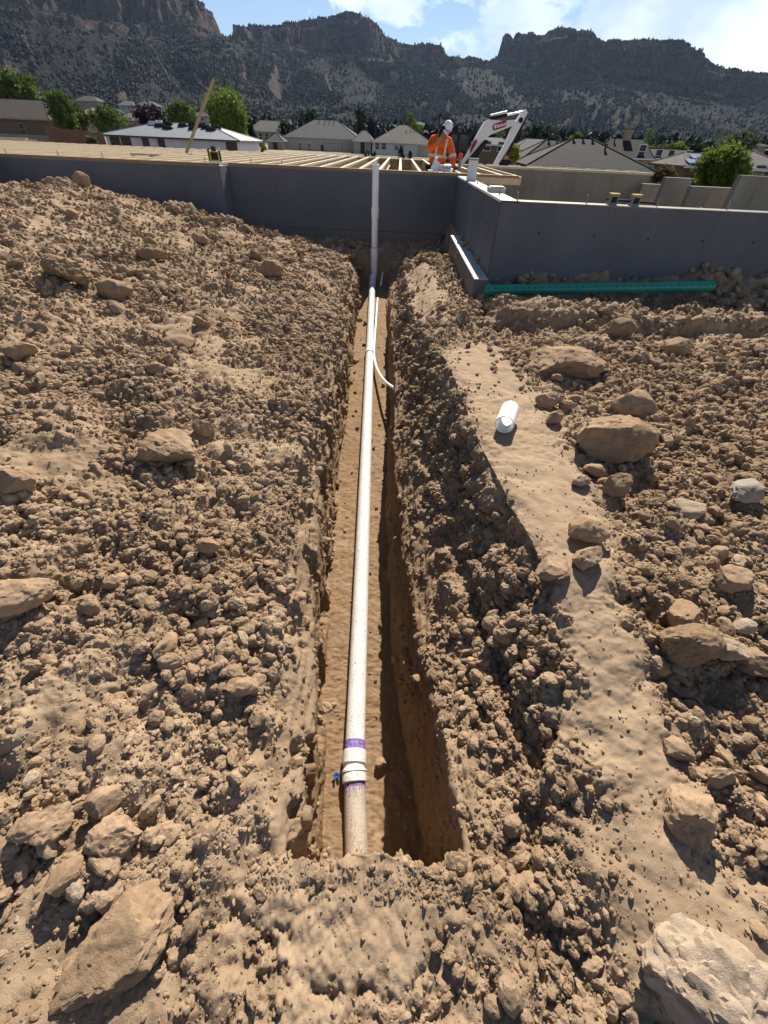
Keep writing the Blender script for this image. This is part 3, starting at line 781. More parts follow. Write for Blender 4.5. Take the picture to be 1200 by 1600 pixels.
HERO = [  # u, v (middle), width and height in photo px, flatness, tilt(deg in plan), material, name, label
 (887, 567, 112, 56, .45, 20, 'rock', 'rock', 'long flat tan slab of rock propped over smaller stones behind the pipe offcut'),
 (950, 692, 122, 70, .70, -8, 'rock', 'boulder', 'big blocky tan boulder right of the white pipe offcut'),
 (990, 632, 66, 46, .70, 0, 'rock', 'rock', 'rounded rock just behind the big blocky boulder'),
 (858, 624, 40, 30, .75, 10, 'rock', 'rock', 'smooth pale stone lying in front of the propped slab'),
 (887, 629, 24, 26, .9, 0, 'rock', 'rock', 'small round stone under the edge of the propped slab'),
 (868, 648, 28, 28, .9, 30, 'rock', 'rock', 'lone knobbly stone on the beaten path right of the pipe offcut'),
 (1018, 676, 32, 30, .9, 50, 'rock', 'rock', 'angular stone touching the right end of the big blocky boulder'),
 (967, 757, 38, 44, 1.0, 15, 'rock', 'rock', 'upright cube-shaped rock below the big blocky boulder'),
 (930, 733, 38, 26, .7, 0, 'rock', 'rock', 'grey-brown stone in the shadow below the big blocky boulder'),
 (908, 748, 30, 24, .7, 20, 'rock', 'rock', 'small stone left of the upright cube-shaped rock at the path edge'),
 (1075, 796, 56, 26, .42, -5, 'pale_rock', 'rock', 'flat pale stone plate lying among the pebbles on the right'),
 (1172, 766, 60, 38, .55, 25, 'grey_rock', 'rock', 'smooth grey flat-topped stone at the right edge of the rubble'),
 (921, 831, 62, 42, .75, 0, 'rock', 'rock', 'rough lump of rock behind its twin at the left end of the pebble field'),
 (919, 868, 46, 46, .95, 40, 'rock', 'rock', 'blocky rock casting a dark shadow on the beaten path'),
 (864, 890, 54, 36, .60, 30, 'rock', 'rock', 'flat-topped rock at the trench side of the beaten path'),
 (1080, 1012, 94, 72, .80, 15, 'rock', 'boulder', 'large rounded cracked boulder at the right of the beaten path'),
 (1139, 1010, 52, 50, .80, -30, 'pale_rock', 'rock', 'pale smooth rock leaning on the large cracked boulder'),
 (1182, 1035, 60, 60, .8, 0, 'rock', 'rock', 'dark brown rock cut by the right edge beside the pale smooth rock'),
 (1168, 978, 38, 24, .6, 10, 'pale_rock', 'rock', 'small whitish rough stone above the pale smooth rock'),
 (1062, 965, 62, 50, .85, 70, 'rock', 'rock', 'brown lump of rock directly behind the large cracked boulder'),
 (1148, 905, 56, 42, .8, 0, 'rock', 'rock', 'cracked round rock in the pebble field above the whitish stone'),
 (1087, 1262, 84, 112, .75, 62, 'rock', 'boulder', 'tall angular boulder with a long shadow in the lower right'),
 (1062, 1172, 52, 40, .6, -30, 'rock', 'rock', 'tan ridge-shaped stone behind the tall angular boulder'),
 (1150, 1572, 200, 150, .55, -12, 'pale_rock', 'boulder', 'huge whitish boulder in the bottom right corner'),
 (966, 514, 52, 34, .75, 0, 'rock', 'rock', 'rounded rock standing on the ledge in front of the green pipe'),
 (1052, 545, 46, 26, .6, 0, 'rock', 'rock', 'low rock on the flat ground right of the propped slab'),
 (248, 706, 100, 60, .62, -22, 'rock', 'boulder', 'big wedge-shaped slab with a dark hollow below it on the left bank'),
 (22, 752, 60, 60, .85, 0, 'rock', 'boulder', 'rounded boulder at the left edge level with the wedge-shaped slab'),
 (103, 420, 74, 46, .6, -35, 'rock', 'boulder', 'large rock high on the left bank, upper of two neighbours'),
 (172, 453, 56, 32, .65, -20, 'rock', 'rock', 'oval rock high on the left bank, lower right of its bigger neighbour'),
 (278, 535, 48, 20, .45, 0, 'rock', 'rock', 'flat capstone resting on a small upright stone on the left bank'),
 (266, 555, 18, 26, 1.1, 0, 'rock', 'rock', 'small upright stone under a flat capstone on the left bank'),
 (242, 572, 26, 24, .8, 30, 'rock', 'rock', 'light stone left of the small upright stone and its capstone'),
 (34, 926, 88, 66, .6, 30, 'rock', 'boulder', 'large flat slab at the left edge above the coarse rubble'),
 (316, 666, 32, 28, .85, 0, 'rock', 'rock', 'smooth round rock right of the wedge-shaped slab'),
 (177, 1308, 72, 50, .75, 5, 'rock', 'boulder', 'smooth light boulder over a deep shadow in the lower left'),
 (158, 1248, 50, 48, .65, 50, 'rock', 'rock', 'slanted rock just above the smooth light boulder in the lower left'),
 (165, 1490, 180, 110, .40, 42, 'rock', 'boulder', 'very big slanting slab at the bottom left of the ground'),
 (252, 1010, 44, 56, .8, 70, 'rock', 'rock', 'upright lumpy rock in the middle of the left rubble'),
 (380, 1078, 54, 34, .65, 0, 'rock', 'rock', 'flat-topped rock beside the scooped hole near the left trench lip'),
 (25, 545, 54, 42, .7, -10, 'rock', 'rock', 'rock at the left edge below the two rocks high on the bank'),
 (122, 276, 26, 22, .9, 0, 'rock', 'rock', 'single rock standing on the crest of the left bank against the wall'),
 (236, 393, 40, 28, .8, 20, 'rock', 'rock', 'dark tilted rock near the crest of the left bank'),
 (323, 858, 38, 24, .7, 0, 'rock', 'rock', 'small oval rock in the left rubble above the upright lumpy rock'),
 (62, 1290, 80, 50, .7, 30, 'rock', 'boulder', 'dark shaded lump at the left below the big flat slab'),
 (95, 1370, 54, 66, .8, 60, 'rock', 'rock', 'rough sloping rock below left of the smooth light boulder'),
 (595, 1186, 20, 26, .8, 0, 'rock', 'rock', 'pale pebble in the shaded trench floor beside the pipe coupling'),
 (420, 420, 40, 24, .7, 0, 'rock', 'rock', 'low dark rock near the far end of the left trench bank'),
 (312, 373, 26, 20, .9, 0, 'rock', 'rock', 'small rock on the left bank crest below the wall corner'),
]
EX = []
for k, (u, v, wp, hp, fl, rot, mat, nm, lab) in enumerate(HERO):
    hit, nrm, dist = ground_hit(u, min(1640, v + hp * .32))
    depth = (hit - Vector((0, 0, EYE))).dot(camo.matrix_world.to_3x3() @ Vector((0, 0, -1)))
    wid = wp / FPX * depth
    big = wp > 70
    me = rock_mesh('rock', 100 + k, mat, sub=5 if big else 4, cuts=8 if big else 10, rough=(.19 if wp > 150 else .14) if big else .15, flat=fl, keep=.55 if big else .6)
    o = link(nm, me)
    s = wid * .5 * 1.12
    o.scale = (s, s * .9, s)
    o.location = hit + Vector((0, s * .35, s * fl * (.55 if wp < 150 else .2)))
    o.rotation_euler = (random.uniform(-.12, .12), random.uniform(-.12, .12), math.radians(rot))
    tag(o, lab, 'boulder' if nm == 'boulder' else 'rock')
    EX.append((o.location.x, o.location.y, s))

GV = GP.reshape(-1, 3); GNV = GN.reshape(-1, 3)
_a = np.linalg.norm(np.cross(np.gradient(GP, axis=1), np.gradient(GP, axis=0)), axis=-1).ravel()
_d = np.linalg.norm(GV - np.array([0, 0, EYE]), axis=1)
_lo = GLOOSE.ravel(); _dug = np.clip(GDUG.ravel(), 0, 1)
_cl = sstep(-.30, .30, fbm(GV + 3, .5, 3)); _cl2 = sstep(-.1, .35, fbm(GV + 50, .9, 3))
x_, y_, z_ = GV[:, 0], GV[:, 1], GV[:, 2]
stony = np.clip((x_ > .95) * (y_ < 4.3) * (.4 + .9 * _cl2) * 1.6 * (1 - sstep(2.6, 4, y_) * .4), 0, 3)
leftz = (x_ < -.4) * (.30 + .80 * _cl)
flank = ((x_ > .1) & (x_ <= .95)) * (.32 + .45 * _cl)
dens = ~((np.abs(x_ + .44) < .28) & (y_ > 8.5) & (y_ < 9.4)) * ~((x_ > .56) & (x_ < .86) & (y_ > 1.85) & (y_ < 2.35)) * (stony + leftz + flank + .25) * (_lo ** 1.6 + .05 + .20 * (y_ < .35)) * (1 - _dug * .93) * (1 + 7 * (np.abs(x_) < .34) * (np.abs(y_ - Y0T + .03) < .035))
def sample(n, wgt):
    c = np.cumsum(wgt); return np.searchsorted(c, rng.random(n) * c[-1])
_in = (np.abs(x_) < 2.5 + .85 * np.maximum(y_, 0)) & (y_ > -.5) & (y_ < 10.2)

# every clod too small to tell from its neighbours: one object
NPT = 175000
idx = sample(NPT, dens * _a * _in / _d ** 2.1)
rmin = .0021 * _d[idx] ** 1.05 * (.75 + 1.7 * _cl2[idx] ** 2) * np.where((x_[idx] > .9) & (_lo[idx] > .6), 1.25, 1.0)
rad = rmin * (1 - rng.random(NPT) * .999) ** (-1 / 2.05)
cap = np.where(x_[idx] > .9, .048, .040) * (.22 + .78 * _lo[idx])
rad = np.where(rad > cap, rmin * (1 + rng.random(NPT)), rad)
pts = GV[idx] + GNV[idx] * (rad * rng.uniform(-.35, .45, NPT))[:, None] + rng.normal(size=(NPT, 3)) * rad[:, None] * [.4, .4, .05]
NV = 14
variants = [rock_verts(500 + k, sub=3, cuts=9 if k % 3 else 4, rough=.20, flat=random.uniform(.6, .95), keep=.6) for k in range(NV)]
instanced('dirt_clods', variants, pts, rng.integers(0, NV, NPT), rng.normal(size=(NPT, 3)) * [.5, .5, 3], rad[:, None] * rng.uniform(.75, 1.25, (NPT, 3)), 'clod')

# the largest clods: each its own object, sharing a few shapes
shapes = [rock_mesh('clod', 700 + k, 'rock' if k % 2 else 'clod', sub=4, cuts=8 if k % 3 else 5, rough=.18, flat=random.uniform(.6, .9)) for k in range(12)]
ZONES = [
 ('left', 150, lambda: (x_ < -.5) & (y_ < 9.2), 'lumpy tan clod on the left spoil bank, one of many alike', 'loose clods on the left spoil bank', (.022, .0078)),
 ('flank', 34, lambda: (x_ > .2) & (x_ < .72) & (y_ < 4.6), 'crumbly brown clod on the broken right flank of the trench', 'loose clods on the right trench flank', (.016, .0062)),
 ('right', 125, lambda: (x_ > .95) & (y_ < 4.4), 'brown stone in the rubble field right of the beaten path', 'loose stones in the right rubble field', (.024, .0072)),
]
for zn, cnt, msk, lab, grp, (r0, r1) in ZONES:
    wz = dens * _a * _in * msk() * (1 - _dug) / _d ** 1.6
    made = 0; tries = 0
    while made < cnt and tries < cnt * 30:
        tries += 1
        i = int(sample(1, wz)[0]); r = (r0 * .55 + r1 * _d[i]) * random.uniform(.62, 1.45)
        px, py, pz = GV[i]
        if any((px - a) ** 2 + (py - b2) ** 2 < (s + r) ** 2 * .8 for a, b2, s in EX): continue
        EX.append((px, py, r)); made += 1
        o = link('clod' if zn != 'right' else 'stone', random.choice(shapes))
        o.location = Vector((px, py, pz)) + Vector(GNV[i]) * r * random.uniform(.12, .4)
        o.scale = (r * random.uniform(.85, 1.25), r * random.uniform(.8, 1.1), r * random.uniform(.7, 1.05))
        o.rotation_euler = (random.uniform(-.6, .6), random.uniform(-.6, .6), random.uniform(0, 6.28))
        tag(o, lab, 'clod' if zn != 'right' else 'stone', grp)

# ------------------------------------------------------------------ house foundation
FZ = 1.13
fd = thing('house_foundation', 'dark coated poured concrete house foundation with stepped corners', 'foundation', (0, 9, 0))
FO = Vector((0, 9, 0))
def wall_seg(a, b, z0, z1, out, mat_out, thick=.2, seams=True, label=None, ztop=None):
    """upright slab from a to b (x,y); 'out' is the side (+1 left of a->b, -1 right) that shows the coating; body lies on the other side"""
    a, b = Vector((a[0], a[1], 0)) - FO * 1, Vector((b[0], b[1], 0)) - FO
    d = (b - a); L = d.length; d.normalize(); n = Vector((-d.y, d.x, 0)) * out
    def P(s, o, z): return a + d * s + n * o + Vector((0, 0, z))
    mb = MB()
    def bx(m_, s0, s1, o0, o1, za, zb):
        vs = [P(s, o, z) for z in (za, zb) for s, o in ((s0, o0), (s1, o0), (s1, o1), (s0, o1))]
        if out < 0: fs = [(0, 1, 2, 3), (4, 7, 6, 5), (0, 4, 5, 1), (1, 5, 6, 2), (2, 6, 7, 3), (3, 7, 4, 0)]
        else: fs = [(0, 3, 2, 1), (4, 5, 6, 7), (0, 1, 5, 4), (1, 2, 6, 5), (2, 3, 7, 6), (3, 0, 4, 7)]
        m_.add(vs, fs)
    bx(mb, 0, L, -thick, 0, z0, z1)
    w_ = part('wall', mb, 'bare_concrete' if mat_out != 'pale_concrete' else 'pale_concrete', fd, label=label)
    if mat_out == 'coated_concrete':
        ct = MB(); bx(ct, 0, L, .003, .009, z0, z1 - .012)
        if seams:
            s = .31 + random.uniform(0, .2)
            while s < L - .1:
                bx(ct, s - .004, s + .004, .008, .0098 + random.uniform(0, .0012), z0 + .02, z1 - .02); s += .61
        part('coating', ct, mat_out, w_)
        tm = MB(); s = .31
        while s < L - .1:
            for z in (.28, .68):
                if z0 + .1 < z1 - z < z1:
                    c = P(s + random.uniform(-.02, .02), .014, z1 - z + random.uniform(-.01, .01))
                    tm.tube([c - n * .008, c + n * .002], [.013, .011], 8)
            s += .61
        if tm.v: tag(part('form_tie', tm, 'trim_dark', w_), kind='stuff')
    elif seams:
        ct = MB(); s = .5
        while s < L - .2:
            bx(ct, s - .008, s + .008, -.004, .006, z0 + .02, z1 - .02); s += .61
        tag(part('panel_seam', ct, mat_out, w_), kind='stuff')
    return w_
YL, YM, YC = 9.75, 10.24, 5.6
XL, XK, XM, XR = -7.45, -3.36, 1.13, 9.5
C_ = 'coated_concrete'
wall_seg((XL, YL), (XK - .2, YL), -2.2, FZ, -1, C_)
wall_seg((XK - .2, YL), (XK, YL), -2.2, FZ, -1, C_, seams=False, thick=.012)
wall_seg((XK, YL + .012), (XK, YM), -2.2, FZ, -1, C_, seams=False)
wall_seg((XK, YM), (XM, YM), -2.2, FZ, -1, C_)
wall_seg((XM, YM), (XM, YC), -2.2, FZ, -1, C_)
wall_seg((XM, YC), (XM + .2, YC), -2.2, FZ, -1, C_, seams=False, thick=.01)
wall_seg((XM + .2, YC), (XR, YC), -2.2, FZ, -1, C_)
wall_seg((XL, 8.3), (XL, YL), -2.2, FZ + .03, -1, C_, seams=False, label='coated side wall catching grazing sun')
wall_seg((-15, 8.3), (XL - .2, 8.3), -2.2, FZ + .03, -1, C_)
# footing ledge along the short side wall and along the middle wall
f = MB(); f.box((XM - .18, 5.46 - 9, -.3), (XM - .0095, 8.6 - 9, .385)); fo_ = part('footing', f, 'coated_concrete', fd, label='concrete footing ledge with a pale sunlit top')
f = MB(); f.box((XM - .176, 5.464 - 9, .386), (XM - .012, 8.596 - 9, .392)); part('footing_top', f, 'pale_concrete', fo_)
f = MB(); f.box((XK + .3, YM - .10 - 9, -.3), (XM - .185, YM - .0125 - 9, .185)); part('footing', f, 'coated_concrete', fd)
# far walls of the basement, bare on the inside
BC = 'bare_concrete'
wall_seg((1.36, 16.6), (7.75, 16.6), -2.2, 1.10, -1, BC)
for (ua, va, ub, Yw) in ((1005, 287, 1044, 16.2), (1042, 277, 1084, 14.8), (1082, 291, 1163, 14.2), (1160, 274, 1330, 13.2)):
    a_, b_ = at_y(ua, va, Yw), at_y(ub, va, Yw)
    wall_seg((a_.x, Yw), (b_.x, Yw), -2.2, a_.z, -1, BC, seams=ub > 1100)
wall_seg((-15, 20.3), (1.3, 20.3), -2.2, 1.10, -1, BC, seams=False)
# sill boards
def board(name, a, b, mat, parent, label=None):
    m_ = MB(); m_.box(a, b); return part(name, m_, mat, parent, label=label)
board('sill_plate', (XL + .02, YL - 9 + .002, FZ + .001), (XK - .03, YL - 9 + .14, FZ + .04), 'plate_wood', fd)
board('sill_plate', (XK + .03, YM - 9 + .002, FZ + .001), (2.32, YM - 9 + .14, FZ + .04), 'plate_wood', fd)
# anchor bolts standing in the walls
for (u, v, Y) in ((15, 240, 8.4), (40, 240, YL + .17), (107, 244, YL + .17), (176, 247, YL + .17), (322, 255, YL + .17), (388, 257, YM + .17), (438, 259, YM + .17), (728, 272, YM + .17)):
    p_ = at_z(u, v + 3, FZ); m_ = MB(); m_.tube([(p_.x, Y - 9, FZ - .02), (p_.x + .004, Y - 9 - .004, FZ + .11)], .008, 8); part('anchor_bolt', m_, 'steel', fd)
for (u, v) in ((812, 313), (925, 319), (1033, 323), (1149, 329)):
    p_ = at_z(u, v + 2, FZ); m_ = MB(); m_.tube([(p_.x, YC + .1 - 9, FZ - .02), (p_.x - .006, YC + .1 - 9, FZ + .075)], .007, 8); part('anchor_bolt', m_, 'steel', fd)
for y in (6.3, 7.2, 8.2, 9.2):
    m_ = MB(); m_.tube([(XM + .1, y - 9, FZ - .02), (XM + .1, y - 9, FZ + .08)], .007, 8); part('anchor_bolt', m_, 'steel', fd)

# ------------------------------------------------------------------ floor frame: I-joists
ff_ = thing('floor_frame', 'pale wooden floor joists laid across the top of the foundation', 'floor frame', (0, 14, FZ))
def joist_mesh(L):
    j = MB(); j.box((-.031, 0, -.038), (.031, L, 0)); j.box((-.005, 0.002, -.202), (.005, L - .002, -.038)); j.box((-.031, 0, -.24), (.031, L, -.202))
    j.m = 0; return j.mesh('joist', ['lumber'])
jl, js, jr = joist_mesh(10.2), joist_mesh(9.85), joist_mesh(5.9)
x = -14.6
while x < 2.3:
    if x < XK - .05: me, y0 = jl, YL + .145
    elif x < XM + .2: me, y0 = js, YM + .145
    else: me, y0 = jr, YM + .145
    o = link('joist', me, ff_, (x + random.uniform(-.012, .012), y0 - 14, .028 + random.uniform(-.004, .004))); x += .406
web = MB()
x = -14.6
for (y0, y1) in ((13.4, 13.44), (16.9, 16.94)):
    m_ = MB(); m_.box((-14.6, y0 - 14, -.30), (2.3, y1 - 14, -.245)); part('bearing_beam', m_, 'lumber', ff_)
m_ = MB(); m_.box((1.36, 15.98 - 14, -.02), (7.6, 16.16 - 14, .035)); part('beam', m_, 'lumber', ff_)
m_ = MB(); m_.box((1.4, 10.25 - 14, -.10), (2.33, 10.29 - 14, .0)); part('rim_board', m_, 'lumber', ff_)
m_ = MB(); m_.box((2.335, 10.25 - 14, -.10), (2.375, 16.1 - 14, .03)); part('rim_board', m_, 'lumber', ff_)
m_ = MB(); m_.box((1.37, 16.66 - 14, -.028), (7.7, 16.80 - 14, .01)); part('sill_plate', m_, 'lumber', ff_)
for k in range(9):   # blocking and offcuts lying on the far plate
    bx0 = 2.2 + k * .6 + random.uniform(-.1, .1)
    m_ = MB(); m_.box((0, 0, 0), (random.uniform(.25, .5), .09, .038)); o = part('block', m_, 'lumber', ff_, loc=(bx0, 16.70 - 14, .011)); o.rotation_euler[2] = random.uniform(-.12, .12)
# basement joist ends: web panels between the joists near the front (rim of strand board)
for (xa, xb, y0) in ((-14.6, XK - .06, YL + .1445), (XK + .06, 1.3, YM + .1445)):
    m_ = MB(); m_.box((xa, y0 - 14 + 9.8, -.24), (xb, y0 - 14 + 9.84, -.002)); part('rim_board', m_, 'osb', ff_)

# ------------------------------------------------------------------ sewer pipe with its clean-out
sp = thing('sewer_pipe', 'white mud-spattered drain pipe along the trench floor with an upright clean-out', 'pipe', (-.25, 4, -.8))
SO = Vector((-.25, 4, -.8))
PA, PB = Vector((-.109, .890, -1.019)), Vector((-.439, 8.982, -.450))
pd = (PB - PA).normalized()
def on(y): return PA + (PB - PA) * ((y - PA.y) / (PB.y - PA.y))
R_ = .057
def ptube(name, pts, r, mat, label=None, seg=28, parent=None):
    m_ = MB(); m_.tube([Vector(p) - SO for p in pts], r, seg); return part(name, m_, mat, parent or sp, True, label)
def smooth_caps(o):
    for p in o.data.polygons:
        if len(p.vertices) > 4: p.use_smooth = False
yc = .695
C0 = on(yc)
E0 = at_z(557.5, 1346, -1.075); E0.z -= .01
ld = (E0 - C0).normalized()
JY = [y for y in np.linspace(4, 9, 200)]
joint_y = 5.85
parts_ = [ptube('pipe_length', [on(yc + .02), on(2.5), on(joint_y)], R_, 'pvc_dusty'),
          ptube('pipe_length', [on(joint_y), on(7.2), on(8.72)], R_, 'pvc_dusty'),
          ptube('pipe_length', [C0, E0 + ld * .16], R_ + .001, 'pvc_muddy', 'short lower pipe length caked with brown mud')]
ptube('bell', [on(joint_y - .10), on(joint_y - .095), on(joint_y), on(joint_y + .02)], [R_ + .004, R_ + .008, R_ + .008, R_ + .001], 'pvc_dusty')
q0, q1 = C0 - pd * 0.0, C0 + pd * .085
co = ptube('coupling', [C0 + ld * .07, C0 + ld * .066, C0 + ld * .012, C0 + ld * .004, C0 + pd * .012, C0 + pd * .02, C0 + pd * .082, C0 + pd * .086],
           [R_ + .007, R_ + .011, R_ + .011, R_ + .004, R_ + .004, R_ + .011, R_ + .011, R_ + .006], 'pvc_dusty', 'elbow coupling near the trench end with a ring of purple primer')
ptube('coupling_rib', [C0 + ld * .012, C0 + ld * .020], [R_ + .014, R_ + .014], 'pvc_clean', parent=co)
ptube('primer_band', [C0 + pd * .087, C0 + pd * .135], [R_ + .0012, R_ + .0008], 'primer_purple', 'smeared purple primer ring')
ptube('primer_band', [C0 + ld * .071, C0 + ld * .088], [R_ + .0022, R_ + .0018], 'primer_purple', 'purple primer drips below the coupling')
dr = MB()
for k in range(11):   # primer runs on the upper side
    a = -1.25 + k * .25 + random.uniform(-.08, .08); L = random.uniform(.02, .055)
    e = Vector((math.sin(a), 0, math.cos(a))); s0 = C0 + ld * .085
    e = (e - ld * e.dot(ld)).normalized(); tdir = ld.cross(e)
    dr.tube([s0 + e * (R_ + .0010) - SO, s0 + ld * L * .5 + (e * math.cos(.05) + tdir * random.uniform(-.08, .08)).normalized() * (R_ + .0010) - SO, s0 + ld * L + (e + tdir * random.uniform(-.2, .2)).normalized() * (R_ + .0008) - SO], [.0022, .0018, .001], 5)
tag(part('primer_run', dr, 'primer_purple', sp, True), kind='stuff')
YR = 9.08
rb, rt = at_y(585, 392, YR), at_y(584.5, 262, YR)
rb = Vector((rb.x, YR, rb.z)); rt = Vector((rb.x + .0, YR, rt.z))
bend = [on(8.62), on(8.80), Vector((on(8.9).x, 8.93, on(8.9).z + .02)), Vector((rb.x, 9.05, on(9).z + .10)), Vector((rb.x, YR, rb.z + .02))]
ptube('sweep_bend', bend, [R_ + .009] * 5, 'pvc_clean')
ptube('hub', [rb + Vector((0, 0, -.03)), rb + Vector((0, 0, .05))], R_ + .010, 'pvc_clean')
ptube('primer_band', [rb + Vector((0, 0, .051)), rb + Vector((0, 0, .062))], R_ + .003, 'primer_purple')
zj = at_y(585, 330, YR).z
ptube('riser', [rb + Vector((0, 0, .02)), Vector((rb.x, YR, zj))], R_, 'pvc_clean')
ptube('riser', [Vector((rb.x, YR, zj)), rt], R_, 'pvc_clean')
ptube('riser_coupling', [Vector((rb.x, YR, zj - .09)), Vector((rb.x, YR, zj + .05))], R_ + .009, 'pvc_clean')
ptube('clean_out_cap', [rt, rt + Vector((0, 0, .045))], R_ + .009, 'pvc_clean', 'ribbed screw cap with a square key'  , seg=16)
m_ = MB(); m_.box((-.02, -.02, .045), (.02, .02, .075), Matrix.Translation(rt - SO)); part('cap_key', m_, 'pvc_clean', sp)

# ------------------------------------------------------------------ thin water tube half buried beside the drain
tb = thing('water_tube', 'thin white bendy tube surfacing beside the drain pipe and entering the trench wall', 'tube', (0, 6, -.5)); TO = Vector((0, 6, -.5))
def curve(pts, n=6):
    out = []
    for i in range(len(pts) - 1):
        p0, p1, p2, p3 = pts[max(i - 1, 0)], pts[i], pts[i + 1], pts[min(i + 2, len(pts) - 1)]
        for k in range(n):
            s = k / n; out.append(.5 * ((2 * p1) + (p2 - p0) * s + (2 * p0 - 5 * p1 + 4 * p2 - p3) * s * s + (3 * p1 - p0 - 3 * p2 + p3) * s ** 3))
    return out + [pts[-1]]
for pts in ([(601, 385, -.16), (600.5, 400, -.22), (599, 420, -.30), (595, 445, -.42)], [(590, 466, -.42), (587.5, 500, -.52), (584.5, 545, -.66), (586, 565, -.67), (592, 582, -.66), (603, 597, -.60), (620, 609, -.50)]):
    m_ = MB(); m_.tube([p - TO for p in curve([at_z(*q) for q in pts])], .0165, 12); part('tube_length', m_, 'pvc_clean', tb, True)

# ------------------------------------------------------------------ hollow pipes lying on the ground
def hollow(name, label, cat, A, B, r, wall, mat, seg=40, holes=0):
    A, B = Vector(A), Vector(B); L = (B - A).length; d = (B - A).normalized()
    o = thing(name, label, cat, A)
    q = d.to_track_quat('Z', 'Y').to_matrix().to_4x4()
    m_ = MB(); m_.lathe([(r - wall, .0), (r, .0), (r, L), (r - wall, L), (r - wall, .0)], seg, q)
    t_ = part('barrel', m_, mat, o, True)
    me = t_.data
    for p in me.polygons:
        zs = [(q.inverted() @ me.vertices[i].co).z for i in p.vertices]
        if max(zs) - min(zs) < 1e-4: p.use_smooth = False
    if holes:
        h = MB()
        toward = Vector((0, -1, .62)).normalized(); toward = (toward - d * toward.dot(d)).normalized()
        for k in range(holes):
            c = d * (L * (k + .6) / holes) + toward * (r + .0012)
            h.tube([c - toward * .004, c], .0075, 8)
        tag(part('drain_hole', h, 'black_hole', o), kind='stuff')
    return o
g1, g2 = at_y(756, 453.5, 5.2), at_y(1113, 447.5, 5.2)
hollow('drain_pipe', 'long green perforated drain pipe lying along the base of the right wall', 'pipe', g1, g2, .057, .004, 'pvc_green', holes=34)
h0, _, _ = ground_hit(790, 668); h1, _, _ = ground_hit(800, 640)
A_ = at_z(788, 663.5, h0.z + .064); B_ = at_z(797.5, 638, h0.z + .068)
dv_ = (B_ - A_); 
hollow('pipe_offcut', 'short white pipe offcut lying open end forward on the beaten path', 'pipe offcut', A_, A_ + dv_.normalized() * .20, .056, .006, 'pvc_clean')

# ------------------------------------------------------------------ small things on the walls
def slab_thing(name, label, cat, loc, pieces, rz=0):
    o = thing(name, label, cat, loc, rz)
    for nm, mb, mat in pieces: part(nm, mb, mat, o)
    return o
b0 = MB(); b0.box((-.075, -.055, 0), (.075, .055, .26)); b1 = MB(); b1.box((-.08, -.06, .261), (.08, .06, .285))
p_ = at_y(741, 281, 9.0)
slab_thing('junction_box', 'small grey upright box standing on top of the short side wall', 'box', (XM + .10, 9.0, FZ), [('case', b0, 'machine_white'), ('lid', b1, 'tool_grey')])
b0 = MB(); b0.box((-.10, -.10, 0), (.10, .10, .05)); b1 = MB(); b1.box((-.085, -.085, .051), (.085, .085, .062))
slab_thing('cap_block', 'low pale block lying on the short side wall nearer its corner', 'block', (XM + .13, 6.7, FZ), [('body', b0, 'pale_concrete'), ('top_plate', b1, 'pale_concrete')])
# rotary laser level on the pilaster
o = thing('laser_level', 'black and yellow laser level standing on the left wall corner', 'laser level', (XK - .06, YL + .06, FZ + .042), .3)
a = MB(); a.box((-.085, -.075, .03), (.085, .075, .165)); part('body', a, 'tool_yellow', o)
a = MB(); a.box((-.062, -.079, .045), (.062, -.0755, .15)); part('front_panel', a, 'machine_black', o)
for s in (-1, 1):
    a = MB(); a.tube([(s * .098, -.05, .02), (s * .098, -.05, .18), (s * .07, -.05, .20)], .013, 8); a.tube([(s * .098, .05, .02), (s * .098, .05, .18), (s * .07, .05, .20)], .013, 8); part('handle', a, 'machine_black', o)
a = MB(); a.lathe([(.0, .165), (.045, .166), (.045, .22), (.03, .235), (0, .235)], 16); part('laser_head', a, 'glass_dark', o)
a = MB(); a.box((-.1, -.09, 0), (.1, .09, .028)); part('foot', a, 'plastic_white', o)
# paired clamps on the right wall
p_ = at_z(978, 322, FZ)
o = thing('bar_clamp', 'yellow and black double-headed tool lying on top of the right wall', 'tool', (p_.x, YC + .10, FZ + .001), -.04)
for sx in (-.13, .11):
    a = MB(); a.box((sx - .045, -.04, 0), (sx + .045, .04, .085)); hd = part('head', a, 'tool_grey', o)
    a = MB(); a.box((sx - .048, -.043, .086), (sx + .048, .043, .10)); part('head_cap', a, 'tool_yellow', hd)
    a = MB(); a.box((sx - .03, -.046, .02), (sx + .03, -.041, .07)); part('face_plate', a, 'machine_black', hd)
a = MB(); a.tube([(-.2, 0, .045), (.34, .0, .03)], .011, 8); part('bar', a, 'machine_black', o)
# leaning plank rising from the joists
p0, p1 = at_y(291, 239, 15.0), at_y(334, 123, 15.6)
o = thing('leaning_plank', 'long wooden plank sticking up at a slant from the floor joists', 'plank', p0)
d = (p1 - p0); L = d.length; M_ = d.to_track_quat('Z', 'Y').to_matrix().to_4x4()
a = MB(); a.box((-.019, -.06, 0), (.019, .06, L), M_ @ Matrix.Rotation(math.radians(62), 4, 'Z')); part('board', a, 'old_lumber', o)
p_ = at_z(228, 243, FZ + .03)
o = thing('board_offcut', 'short flat board lying across the joists left of the laser level', 'board', (p_.x, p_.y, FZ + .0325), -.05)
a = MB(); a.box((-.32, -.07, 0), (.32, .07, .036)); part('board', a, 'lumber', o)
